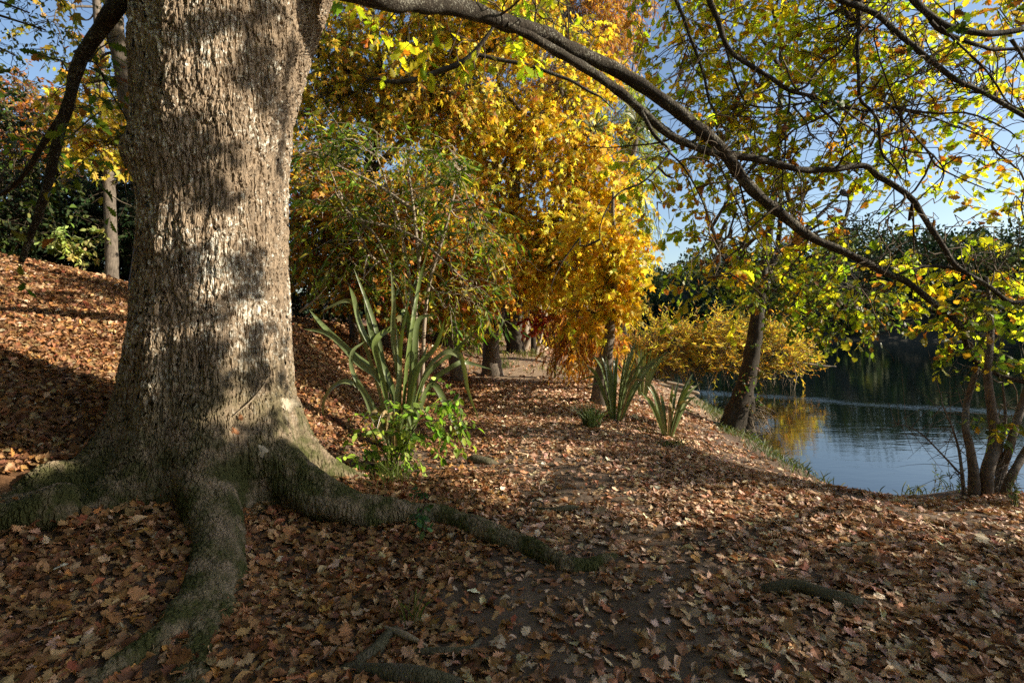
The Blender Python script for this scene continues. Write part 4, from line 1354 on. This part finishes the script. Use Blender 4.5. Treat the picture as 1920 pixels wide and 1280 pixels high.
# cabbage tree
b = at_ground(1152, 14.0)
cab = thing('cabbage_tree', 'cabbage tree with spiky leaf heads on a thin bare trunk among the yellow leaves', 'tree', b)
mb = MB()
tube(mb, [b - [0, 0, .2], P(1150, 560, 14), P(1157, 420, 14), P(1170, 350, 14), P(1187, 293, 14), P(1196, 240, 14)], [.12, .10, .085, .08, .075, .06], sides=9)
tube(mb, [P(1157, 420, 14), P(1128, 330, 14), P(1113, 250, 14)], [.07, .06, .05], sides=8)
mb.build('trunk', M_GREYB, cab)
for c in (P(1196, 232, 14), P(1113, 243, 14)):
    mb = MB()
    for k in range(90):
        v = rvec(1)[0]
        v[2] = abs(v[2]) * 1.1 - .55
        v = v / np.linalg.norm(v)
        ln_ = R.uniform(.5, .8)
        blade(mb, [c + v * .05, c + v * ln_ * .55 + [0, 0, .03], c + v * ln_ - [0, 0, .14 * R.uniform(0, 1.5)]], .042, .2, np.array([(.09, .13, .04), (.14, .17, .05), (.20, .17, .06)][k % 3]), per=3)
    mb.build('leaf_head', M_FLAX, cab)

# row of trees where the path bends away
far_specs = [
    (858, 13.4, [((858, 690), (850, 640), (848, 590), (858, 520), (850, 440)), [.22, .17, .15, .13, .06]], None, (850, 520, 1.4, 1.0, .8), ORANGE, 'brown trunked tree left of the path, half hidden by the large flax', M_GREYB),
    (966, 19.5, [((966, 665), (966, 630), (968, 560), (975, 480), (980, 380)), [.42, .30, .26, .2, .1]], [((962, 650), (945, 600), (940, 520)), [.2, .17, .08]], (965, 500, 2.6, 1.8, 1.6), OLIVE, 'thick dark double trunked tree on the right edge of the path bend', M_BOUGH),
    (980, 21, [((980, 665), (984, 620), (990, 570), (998, 500)), [.22, .19, .16, .08]], [((978, 660), (990, 625), (1003, 585)), [.15, .13, .08]], (1000, 490, 1.8, 1.5, 1.1), GOLD, 'sunlit pale trunked tree just right of the double trunked one', M_PALE),
    (977, 20.4, [((977, 668), (990, 640), (1006, 612), (1022, 590)), [.14, .13, .12, .09]], None, (1030, 520, 1.2, 1.0, .7), GOLD, 'pale smooth trunk leaning sharply right over the river side of the path', M_PALE),
    (1001, 19.6, [((1001, 672), (1000, 640), (1000, 610), (1002, 560)), [.11, .10, .09, .06]], None, (1005, 520, 1.0, 1.0, .7), OLIVE, 'slim dark upright trunk between the two leaning pale trunks', M_BOUGH),
    (1001, 19.3, [((1002, 676), (1009, 648), (1017, 616), (1026, 580)), [.08, .075, .07, .05]], None, (1040, 530, .9, .9, .6), RUST, 'thin pale trunk leaning right, last before the rust coloured cypress', M_PALE)]
for px, D, (tp, tr_), sec, (cx, cy, rx, ry, rz), pal_, lab, bk_ in far_specs:
    b = at_ground(px, D)
    tl = [([b - [0, 0, .2]] + [P(x, y, D) for x, y in tp], [tr_[0]] + list(tr_))]
    if sec:
        tl.append(([P(x, y, D) for x, y in sec[0]], sec[1]))
    tree('riverside_tree', lab, 'tree', b, tl, [PB(cx, cy, D, rx, ry, rz, int(70 * rx * rz + 30))], pal_, M_YELLOW, 9, .17, T_DIAM, bk_, TG, (.5, 1.0), hang=.7, droop=(.2, .6))
b = at_ground(1040, 14.2)
tree('maple_tree', 'small crimson leaved tree under the golden maple by the path bend', 'tree', b,
     [([b - [0, 0, .1], P(1042, 650, 14.2), P(1035, 610, 14.1)], [.04, .03, .015])], [PB(1030, 600, 13.9, .5, .35, .16, 26), PB(1000, 590, 14, .35, .3, .14, 9)], RED, M_YELLOW, 10, .13, T_STAR, M_GREYB, TG, (.3, .6), hang=.8)
# sunny trees beyond the bend
for px, D, cy, rx, rz, pal_, lab, nn in [(885, 26, 590, 2.2, 1.5, LIME, 'sunny lime coloured bush beyond the left side of the path', 260), (820, 21, 560, 2.6, 2.0, LIME, 'yellow green tree beyond the brown trunked one, left of the path', 300),
                                         (1000, 34, 560, 4.0, 3.6, GOLD, 'distant gold tree closing the view down the path', 360), (880, 30, 400, 4.5, 5.5, OLIVE, 'tall olive tree far behind the golden maple', 460),
                                         (660, 24, 330, 4.2, 5.0, OLIVE, 'tall brownish tree behind the maples nearest the oak', 460), (760, 19, 480, 2.6, 2.2, ORANGE, 'orange tree deep in the shade behind the green shrub', 280), (1100, 40, 540, 3.4, 3.6, OLIVE, 'distant olive tree left of the river bend', 260)]:
    b = at_ground(px, D)
    c = P(px, cy, D)
    tree('woodland_tree', lab, 'tree', b, [([b - [0, 0, .2], b * .5 + c * .5, c, c + [0, 0, rz * .6]], [.2, .16, .12, .05])], [(c, (rx, rx * .7, rz), nn)], pal_, M_YELLOW, 9, .22, T_DIAM, M_GREYB, 'trees beyond the path bend', (.6, 1.2), hang=.5, tr=.008)
# path-side weeds far off
for px, py, n_, h, lab in [(985, 655, 90, .34, 'sunny weeds at the foot of the pale leaning trunks'), (900, 668, 90, .4, 'lit green weeds left of the far footpath'), (1035, 690, 60, .25, 'dry pale grass on the river side of the far footpath'), (1090, 705, 50, .25, 'dry grass beneath the rust coloured cypress')]:
    g0 = at_ground(px, 18.5 if py < 680 else 15.5)
    grass_thing('grass_tuft', g0, n_, h, 1.0, .02, lab, [(.22, .24, .06), (.32, .29, .11), (.16, .2, .05)], .5, 'weeds')

# leaning tree on the bank
b = G(1378, 803)
D9 = float(b[1])
tree('riverbank_tree', 'dark leaning tree with flared foot on the river bank, ivy on its trunk', 'tree', b,
     [([b + [-.12, 0, -.25], P(1378, 785, D9), P(1393, 735, D9), P(1405, 690, D9), P(1414, 640, D9), P(1420, 590, D9), P(1428, 530, D9), P(1440, 450, D9), P(1455, 340, D9), P(1462, 220, D9), P(1465, 80, D9), P(1470, -80, D9)], [.30, .26, .20, .175, .16, .145, .11, .085, .07, .055, .045, .03]),
      ([b + [.22, .1, -.3], P(1405, 770, D9 + .1), P(1405, 720, D9 + .05)], [.16, .12, .08]), ([b + [-.32, -.1, -.25], P(1372, 775, D9 - .1), P(1392, 730, D9)], [.12, .11, .08]),
      ([P(1420, 600, D9), P(1380, 520, D9), P(1340, 440, D9), P(1310, 350, D9)], [.08, .06, .04, .02]), ([P(1432, 510, D9), P(1510, 430, D9), P(1580, 360, D9)], [.08, .05, .02])],
     [PB(1470, 520, 8.6, 1.1, .8, .55, 90), PB(1560, 575, 8.4, .7, .6, .45, 60), PB(1340, 500, 9, .6, .6, .5, 14), PB(1400, 280, 9.5, 1.6, 1.2, 1.2, 14), PB(1560, 400, 9.2, 1.4, 1.0, 1.0, 14), PB(1500, 0, 9.5, 2.4, 1.4, 1.2, 60), PB(1620, 560, 8.2, .6, .5, .4, 30)],
     OAKDARK + [((.18, .20, .025), 3), ((.30, .16, .03), .8)], M_OAKLEAF, 9, .10, T_OAK, M_BOUGH, None, (.3, .6), hang=.4, limbs=True, tr=.005)
mb, mbl = MB(), MB()
ivy = thing('ivy', 'straggly dead vines and roots tangled round the foot of the leaning bank tree', 'vine', b)
n = 90
A = np.stack([R.uniform(1385, 1440, n), R.uniform(760, 815, n)], -1)
A = np.array([P(x, y, D9 - .12 + R.uniform(-.1, .2)) for x, y in A])
d = nrm(R.normal(size=(n, 3)) * [1, .5, .5] + [.3, 0, -.6])
twigs(mb, A, d, R.uniform(.15, .5, n), R.uniform(0, .6, n), np.full(n, .007), 4)
mb.build('stems', M_DRY, ivy)
A = np.array([P(x, y, D9 - .22) for x, y in zip(R.uniform(1385, 1425, 26), R.uniform(640, 790, 26))])
spray_leaves(mbl, A, rvec(26), np.full(26, .15), np.full(26, .3), 6, T_OVAL, .06, [((.07, .11, .025), 2), ((.20, .09, .05), 1)])
mbl.build('leaves', M_LEAF, ivy)

# yellow willow over the water
b = at_ground(1215, 19.0)
wl = tree('willow_bush', 'golden yellow willow spreading low over the river, upright shoots on top', 'willow', b,
     [([b - [0, 0, .2], P(1240, 690, 18.8), P(1330, 690, 18.8), P(1420, 688, 19), P(1500, 680, 19)], [.22, .18, .14, .10, .05]), ([b - [0, 0, .2], P(1225, 660, 18.9), P(1250, 630, 18.9)], [.12, .08, .03])],
     [PB(1255, 652, 18.6, 1.1, .8, .95, 290), PB(1345, 645, 18.4, 1.2, .8, 1.0, 330), PB(1435, 650, 18.6, 1.2, .8, .95, 300), PB(1495, 664, 18.8, .6, .6, .6, 100), PB(1200, 670, 18.6, .5, .6, .6, 80)],
     YWIL, M_YELLOW, 14, .14, T_LANCE, M_GREYB, None, (.4, .9), hang=-.2, droop=(-.5, .1), tr=.006, up=.5)
mb = MB()
n = 150
A = np.array([P(x, y, 18.5 + R.uniform(-.6, .6)) for x, y in zip(R.uniform(1200, 1500, n), R.uniform(680, 705, n))])
twigs(mb, A, nrm(np.array([0, 0, -1.]) + .45 * R.normal(size=(n, 3))), R.uniform(.3, .9, n), R.uniform(0, .3, n), np.full(n, .012), 4)
mb.build('hanging_roots', M_DRY, wl)
log = gthing('fallen_log', 'bleached dead log jutting out over the dark water right of the yellow willow', 'log', [(path(18.7, 18.2, (1440, 683), (1500, 681), (1540, 686), (1567, 687)), [.06, .05, .045, .02])], M_PALE)
gthing('fallen_log', 'pale driftwood log at the water edge beneath the yellow willow', 'log', [(path(16.6, 16.2, (1235, 722), (1270, 730), (1310, 737)), [.10, .09, .05]), (path(16.4, 16.3, (1250, 716), (1300, 726)), [.05, .03])], M_DRY)

# many-stemmed tree on the right of the bank
b = G(1855, 925)
d5 = float(b[1])
ms = thing('riverbank_tree', 'grey tree with many stems from one stool at the water, far right', 'tree', b)
STEMS = [([(1826, 925), (1826, 890), (1818, 835), (1810, 800), (1813, 753), (1826, 710), (1833, 680), (1838, 640)], [.085, .07, .055, .048, .042, .04, .035, .02]),
         ([(1848, 930), (1852, 880), (1864, 835), (1862, 790), (1852, 700), (1858, 620), (1850, 520)], [.10, .085, .08, .065, .05, .04, .02]),
         ([(1868, 930), (1880, 880), (1895, 830), (1912, 770), (1935, 700)], [.09, .06, .055, .05, .04]),
         ([(1875, 930), (1898, 890), (1920, 850), (1950, 800)], [.07, .055, .05, .04]), ([(1880, 925), (1870, 880), (1878, 830), (1885, 780), (1880, 720)], [.05, .035, .03, .022, .012]),
         ([(1808, 915), (1802, 870), (1797, 840), (1785, 800), (1768, 760), (1765, 735)], [.03, .022, .018, .012, .008, .004]), ([(1800, 872), (1765, 850), (1730, 815), (1700, 798), (1680, 795)], [.016, .013, .010, .007, .003])]
sk = []
for pts, r in STEMS:
    mb = MB()
    r = [q_ * .78 for q_ in r]
    pp = [P(x, y, d5 + R.normal(0, .12) * (i > 0)) for i, (x, y) in enumerate(pts)]
    pp[0] = pp[0] - [0, 0, .1]
    sk.append(tube(mb, pp, r, sides=10, per=6, knob=.07, wob=.07))
    mb.build('trunk', M_GREYB, ms)
sk = np.vstack(sk)
mb = MB()
n = 230
i = R.integers(8, len(sk), n)
A = sk[i]
twigs(mb, A, nrm(R.normal(size=(n, 3)) * [1, .8, .7] + [-.2, 0, .25]), R.uniform(.15, .7, n), R.uniform(-.2, .4, n), np.full(n, .0045), 4)
mb.build('bare_twigs', M_GREYB, ms)
AA = np.array([P(x, y, d5 + R.normal(0, .25)) for x, y in np.vstack([np.stack([R.uniform(1790, 1935, 46), R.uniform(540, 720, 46)], -1), np.stack([R.uniform(1840, 1900, 8), R.uniform(770, 840, 8)], -1)])])
sprays_at(AA, sk, ms, OAKDARK + [((.24, .26, .03), 2.), ((.45, .25, .03), .8)], M_OAKLEAF, 8, .095, T_OAK, (.2, .4))

# ------------------------------------------------------------------ left background
b = at_ground(256, 8.6)
tree('leaning_tree', 'pale barked tree leaning left behind the big oak', 'tree', b,
     [([b - [0, 0, .2], P(272, 420, 8.5), P(262, 260, 8.3), P(243, 200, 8.2), P(226, 110, 8.1), P(214, 30, 8.0), P(205, -90, 8)], [.15, .13, .12, .115, .11, .11, .09])],
     [PB(170, 190, 8.2, .7, .7, 1.0, 60), PB(200, -20, 8.2, 1.1, 1.0, .5, 40), PB(225, 270, 8.6, .4, .5, .4, 26)], OLIVE, M_YELLOW, 8, .12, T_STAR, M_GREYB, None, (.3, .6), hang=.7)
b = at_ground(209, 10.6)
tree('slim_tree', 'slim straight trunk standing on the leafy slope left of the oak', 'tree', b,
     [([b - [0, 0, .2], P(209, 480, 10.6), P(206, 380, 10.6), P(200, 280, 10.6), P(190, 150, 10.6), P(178, -60, 10.6)], [.13, .115, .105, .10, .09, .07])],
     [PB(175, 230, 10.4, .9, .7, 1.0, 95), PB(150, 60, 10.4, 1.2, .8, 1.2, 22)], OLIVE, M_YELLOW, 8, .12, T_STAR, M_GREYB, None, (.3, .6), hang=.7)
gthing('dead_twig', 'reddish bare twig sticking out right of the slim trunk', 'twig', [(path(10.3, 9.9, (203, 362), (225, 377), (246, 386)), [.014, .012, .005])], M_DRY)
b = at_ground(58, 15)
tree('maple_tree', 'orange pink maple against the sky at the far left', 'tree', b,
     [([b - [0, 0, .2], P(58, 380, 15), P(55, 260, 15), P(50, 160, 15)], [.14, .11, .08, .03])], [PB(48, 200, 15, .95, .9, 1.1, 190), PB(45, 290, 14.8, 1.0, .9, .8, 120)], RUST + [((.5, .22, .14), 3)], M_YELLOW, 10, .13, T_DIAM, M_GREYB, None, (.3, .7))
for px, D, cy, rx, rz, pal_, lab, nn in [(70, 12.6, 410, 1.5, .95, DARKG, 'dark evergreen bush at the top of the slope, left of the pale leafed shrub', 260), (170, 13.2, 390, 1.4, 1.3, DARKG, 'dark evergreen bush behind the slim trunk', 280), (245, 12.6, 400, 1.2, 1.4, DARKG, 'dark evergreen bush nearest the left edge of the oak', 240),
                                         (30, 17, 330, 3.0, 2.2, DARKG + [((.09, .11, .03), 3)], 'dark green tree at the left edge under the orange maple', 300), (180, 19, 300, 3.2, 2.8, DARKG + [((.06, .09, .03), 3)], 'tall dark tree deep behind the slim trunk', 360), (600, 13.6, 500, 2.0, 1.2, DARKG + [((.30, .14, .03), 1)], 'dark shrub just right of the oak trunk behind the slope', 260),
                                         (350, 16, 330, 4.0, 3.0, DARKG, 'dark tree hidden mostly behind the oak trunk', 260), (-20, 10.5, 300, 1.2, 1.6, DARKG + [((.09, .12, .025), 4)], 'green bush cut by the left edge of the picture', 190)]:
    b = at_ground(px, D)
    c = P(px, cy, D)
    tree('evergreen_bush', lab, 'bush', b, [([b - [0, 0, .2], b * .5 + c * .5, c], [.09, .07, .03])], [(c, (rx, rx * .8, rz), nn), (c * .4 + b * .6 + [0, 0, .2], (rx * 1.05, rx * .7, max(.7, (c[2] - b[2]) * .5)), int(nn * .8))], pal_, M_DARK, 12, .11, T_OVAL, M_TWIG, 'dark bushes behind the slope', (.35, .8), tr=.006)
b = at_ground(150, 11.0)
sapling(b, [([b, P(146, 480, 10.6), P(165, 450, 10.4)], [.014, .006]), ([b, P(160, 470, 10.7), P(185, 425, 10.4)], [.012, .005]), ([P(150, 470, 10.6), P(125, 450, 10.3), P(100, 437, 10.2)], [.008, .003])],
        'pale lit shrub with round leaves on top of the slope', [((.36, .40, .12), 3), ((.44, .46, .17), 2), ((.24, .30, .08), 1)], .085, 9, 42, (.2, .4), cat='shrub', name='pale_shrub')
b = np.array([-6.8, 5.4, gz(-6.8, 5.4)])
tree('birch_tree', 'small leaved tree whose thin hanging twigs cross the sky at top left', 'tree', b,
     [([b - [0, 0, .2], b + [0, 0, 2], b + [.3, .2, 4.2], b + [.6, .3, 5.8]], [.1, .09, .06, .02])], [PB(40, 60, 5.9, .6, .5, .5, 18), PB(90, 10, 5.9, .6, .5, .5, 14), PB(-60, 120, 5.9, .6, .5, .8, 30)],
     [((.09, .12, .03), 3), ((.16, .17, .04), 1)], M_LEAF, 12, .045, T_OVAL, M_TWIG, None, (.3, .6), hang=.7, droop=(.4, .9), tr=.003)

# ------------------------------------------------------------------ woods on the far bank
mb = MB()
n = 1400
x = R.uniform(-70, 130, n)
y = R.uniform(48, 135, n)
_, dff = shore(x, y)
dnn, _ = shore(x, y)
k = (dff > .5) & (dff < 42) & (dnn < 0)
x, y, dff = x[k], y[k], dff[k]
z = ground(x, y)
hts = R.uniform(2.6, 5.4, len(x)) * (1.15 + .55 * fbm2(x * .07, y * .07, 91, 2)) * np.where(dff < 5, .7, 1)
for X_, Y_, Z_, H_, f_ in zip(x, y, z, hts, dff):
    m = 260 if f_ < 16 else 150
    rad = H_ * R.uniform(.34, .5)
    c = np.array([X_, Y_, Z_ + H_ * .55])
    v = rvec(m) * (R.uniform(.35, 1, (m, 1)) ** .4)
    lump = 1 + .25 * np.sin(v[:, :1] * 5 + X_) * np.sin(v[:, 2:] * 6 + Y_)
    p = c + v * [rad, rad, H_ * .55] * lump
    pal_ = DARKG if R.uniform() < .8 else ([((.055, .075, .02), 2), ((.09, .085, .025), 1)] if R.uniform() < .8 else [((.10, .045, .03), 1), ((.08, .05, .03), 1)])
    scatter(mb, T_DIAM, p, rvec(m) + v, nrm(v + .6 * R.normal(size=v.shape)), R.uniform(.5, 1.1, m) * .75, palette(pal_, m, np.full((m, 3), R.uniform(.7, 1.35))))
n = 900
x, y = R.uniform(-40, 120, n), R.uniform(48, 125, n)
dnn, dff = shore(x, y)
k = (dff > .1) & (dff < 5) & (dnn < 0)
for X_, Y_, Z_ in zip(x[k], y[k], ground(x[k], y[k])):
    m, rad, H_ = 130, R.uniform(1.2, 2.4), R.uniform(1.4, 3.0)
    v = rvec(m) * (R.uniform(.3, 1, (m, 1)) ** .4)
    p = np.array([X_, Y_, Z_ + H_ * .4]) + v * [rad, rad, H_ * .6]
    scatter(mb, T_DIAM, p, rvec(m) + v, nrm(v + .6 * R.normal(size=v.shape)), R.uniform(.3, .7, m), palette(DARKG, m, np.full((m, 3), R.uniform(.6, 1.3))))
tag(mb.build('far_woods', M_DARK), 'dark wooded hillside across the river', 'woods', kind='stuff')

# ================================================================== SHADE, SKY, SUN, CAMERA

def shade_points():
    """where the photograph's ground and bark lie in the shade of the trees on the right, outside the frame"""
    pts, rad, tt = [], [], []
    BL = [(330, 75, 30, 12), (385, 55, 35, 15), (440, 45, 30, 18), (480, 30, 20, 25), (470, 110, 20, 32), (452, 140, 25, 22), (490, 175, 18, 36), (525, 120, 10, 50), (520, 215, 14, 50), (528, 300, 11, 50),
          (300, 270, 42, 22), (335, 300, 42, 16), (275, 305, 20, 36), (360, 335, 28, 13), (392, 360, 33, 20), (422, 378, 22, 16), (400, 285, 25, 9), (440, 290, 14, 11),
          (300, 520, 40, 25), (343, 485, 12, 24), (465, 490, 34, 17), (465, 530, 19, 32), (450, 552, 30, 9), (320, 590, 30, 19), (400, 592, 40, 8), (490, 618, 30, 12), (535, 645, 11, 19),
          (330, 685, 54, 36), (395, 655, 40, 14), (410, 708, 45, 14), (470, 650, 11, 32), (330, 752, 60, 11), (530, 710, 20, 20), (515, 790, 24, 16), (470, 812, 26, 18), (390, 745, 30, 12),
          (400, 880, 90, 45), (520, 870, 60, 45), (600, 890, 60, 30), (330, 860, 40, 40), (250, 905, 60, 22), (420, 950, 110, 60), (300, 950, 60, 30), (560, 930, 60, 40), (100, 905, 36, 16), (30, 950, 50, 28), (200, 840, 30, 10), (160, 950, 50, 16), (400, 1040, 90, 60), (660, 940, 60, 26), (740, 960, 60, 24)]
    for px, py, rx, ry in BL:
        n = max(2, int(rx * ry / 52))
        for k in range(n):
            a, q = R.uniform(0, 6.28), math.sqrt(R.uniform(0, 1)) * .92
            x_, y_ = px + rx * q * math.cos(a), py + ry * q * math.sin(a)
            p = on_trunk(x_, y_)
            pts.append(p)
            rad.append(.055)
            tt.append(R.uniform(6.9, 8.6))
    POLY = np.array([(-300, 915), (0, 912), (120, 915), (300, 920), (560, 930), (700, 912), (800, 905), (880, 935), (950, 885), (1000, 810), (1080, 775), (1250, 765), (1400, 730), (2100, 880), (2100, 1500), (-200, 1500)], float)
    n = 9300
    x, y = R.uniform(-4.5, 8, n), R.uniform(.4, 10.5, n)
    x[6800:], y[6800:] = R.uniform(-4.5, .6, 2500), R.uniform(.6, 4.4, 2500)
    z = ground(x, y)
    px, py = 960 + F * x / y, HY + F * (CZ - z) / y
    thin = np.where(px > 860, .05 + .95 * sstep(900, 1100, py - .05 * (px - 900)), 1.0)
    k = inpoly(px, py, POLY) & (R.uniform(0, 1, n) < thin)
    soft = np.where(thin < .95, 5.0 * (1 - thin), 0)
    # soft ragged edge: thin the canopy near the border of the shade
    for X_, Y_, Z_, s_ in zip(x[k], y[k], z[k], soft[k]):
        pts.append(np.array([X_, Y_, Z_]))
        rad.append(.13)
        tt.append(max(7.5, (Y_ - X_ + .8) / (SUN[0] - SUN[1])) + R.uniform(0, 3.0) + s_)
    n = 700
    for px, py, D in zip(R.uniform(1560, 1960, n), R.uniform(470, 930, n), R.uniform(4.8, 6.2, n)):
        if py > 680:
            pts.append(P(px, py, D))
            rad.append(.14)
            tt.append(max(6.5, (D - pts[-1][0] + .8) / (SUN[0] - SUN[1])) + R.uniform(0, 3))
    return np.array(pts), np.array(rad), np.array(tt)


SP, SR, ST = shade_points()
SQ = SP + SUN[None] * ST[:, None]  # leaf clumps set along sun rays to shade chosen spots
b = np.array([7.6, -2.2, -.1])
shade = thing('oak_tree', 'unseen oak right of the viewpoint, its crown shaped to shade the foreground', 'tree', b)
mbt = MB()
hub = SQ.mean(0)
sk = [tube(mbt, [b - [0, 0, .3], b * [1, 1, 0] + [-.1, .2, 1.8], b * [1, 1, 0] + [-.3, .5, 3.2], hub + [.6, -.8, 0], hub + [.2, -.2, 1.6]], [.42, .33, .28, .2, .06], sides=14)]
GQ = SQ[SR > .1]
for k in range(14):
    e = GQ[R.integers(0, len(GQ))]
    s_ = sk[0][R.integers(len(sk[0]) // 2, len(sk[0]))]
    sk.append(tube(mbt, [s_, s_ * .5 + e * .5 + [0, 0, .2], e], [.06, .04, .012], sides=6))
mbt.build('trunk', M_BOUGH, shade)
mbl, mbt = MB(), MB()
cnt_ = np.where(SR < .1, 7, 8)
idx = np.repeat(np.arange(len(SQ)), cnt_)
nl = len(idx)
pos = SQ[idx] + R.normal(0, .5, (nl, 3)) * SR[idx][:, None]
scatter(mbl, T_OAK, pos, rvec(nl), nrm(np.array([.6, -.2, .6]) + .6 * R.normal(size=(nl, 3))), np.where(SR[idx] < .1, .075, .12), palette(OAKDARK, nl))
skv = np.vstack(sk)
near = skv[((SQ[:, None] - skv[None, ::3]) ** 2).sum(-1).argmin(1) * 3]
ln = np.linalg.norm(SQ - near, axis=1)
kk = (R.uniform(0, 1, len(SQ)) < .25) & (SR > .1)
twigs(mbt, near[kk], nrm(SQ - near)[kk], ln[kk], np.zeros(kk.sum()), np.full(kk.sum(), .006), 3)
mbl.build('crown', M_LEAF, shade)
mbt.build('sprays', M_TWIG, shade)
for bx, by, lab, hh in [(-7.5, -3.0, 'unseen leafy oak added behind the viewpoint on the slope side', 7.5), (-1.5, -6.5, 'unseen leafy oak added straight behind the viewpoint', 8.0), (4.5, -9.0, 'unseen leafy oak added behind the viewpoint on the river side', 8.0), (-9.0, 1.6, 'unseen leafy oak added left of the picture on the slope', 7.0), (-4.5, -8.5, 'unseen tall oak added far behind the viewpoint', 11.0), (1.5, -11.5, 'unseen tall oak added far behind the viewpoint near the river', 11.0), (-11.5, -3, 'unseen tall oak added high on the slope behind the viewpoint', 11.0)]:  # unseen oaks added to block skylight from behind and left
    b = np.array([bx, by, gz(bx, by)])
    tree('oak_tree', lab, 'tree', b, [([b - [0, 0, .3], b + [.1, 0, 2], b + [0, .1, 4.5], b + [0, 0, hh]], [.4, .3, .22, .06])],
         [((bx, by, b[2] + hh * .72), (4.2, 3.4, hh * .42), 1000)], OAKPAL, M_OAKLEAF, 9, .2, T_DIAM, M_BOUGH)
for bx, by, hh, rx_, lab in [(-4.6, .9, 2.6, 1.5, 'unseen dense evergreen bush added just outside the left edge of the picture'), (-3.2, -2.0, 2.8, 1.7, 'unseen dense evergreen bush added behind the viewpoint on the slope'), (.2, -3.0, 3.0, 1.8, 'unseen dense evergreen bush added right behind the viewpoint'), (-6.6, 3.6, 3.0, 1.3, 'unseen evergreen bush added on the slope outside the left edge, beyond the nearer one')]:  # unseen bushes added to block low sky and darken the lower left
    b = np.array([bx, by, gz(bx, by)])
    tree('evergreen_bush', lab, 'bush', b, [([b - [0, 0, .2], b + [0, 0, hh * .5], b + [.1, 0, hh * .8]], [.09, .07, .03])], [(b + [0, 0, hh * .55], (rx_, rx_ * .8, hh * .5), 420)], DARKG, M_DARK, 12, .16, T_OVAL, M_TWIG, 'unseen bushes added around the viewpoint', (.35, .8), twig=False)
w = bpy.data.worlds.new('World')
SC.world = w
w.use_nodes = True
nt = w.node_tree
sky = nt.nodes.new('ShaderNodeTexSky')
sky.sky_type = 'NISHITA'
sky.sun_disc = False
sky.sun_elevation = SUN_EL
sky.sun_rotation = math.pi / 2 - SUN_AZ
sky.air_density = 1.0
sky.dust_density = 1.0
sky.ozone_density = 1.6
nt.links.new(sky.outputs[0], nt.nodes['Background'].inputs[0])
nt.nodes['Background'].inputs[1].default_value = .095
sl = bpy.data.lights.new('sun', 'SUN')
sl.energy = 5.0
sl.angle = math.radians(.48)
sl.color = (1, .89, .72)
so = bpy.data.objects.new('sun', sl)
COL.objects.link(so)
so.rotation_euler = Vector(SUN).to_track_quat('Z', 'Y').to_euler()
so.location = (20, -8, 14)
cam = bpy.data.cameras.new('camera')
cam.sensor_width = 36
cam.lens = 18
cam.shift_y = -(640 - HY) / 1920.0
cam.clip_end = 3000
cam.clip_start = .05
co = bpy.data.objects.new('camera', cam)
COL.objects.link(co)
co.location = (0, 0, CZ)
co.rotation_euler = (math.pi / 2, 0, 0)
SC.camera = co
SC.view_settings.view_transform = 'Standard'
SC.view_settings.look = 'None'
SC.view_settings.exposure = 1.02
SC.cycles.use_denoising = False
SC.cycles.max_bounces = 7
SC.cycles.diffuse_bounces = 3
SC.cycles.glossy_bounces = 3
SC.cycles.transmission_bounces = 4
SC.cycles.caustics_reflective = False
SC.cycles.caustics_refractive = False
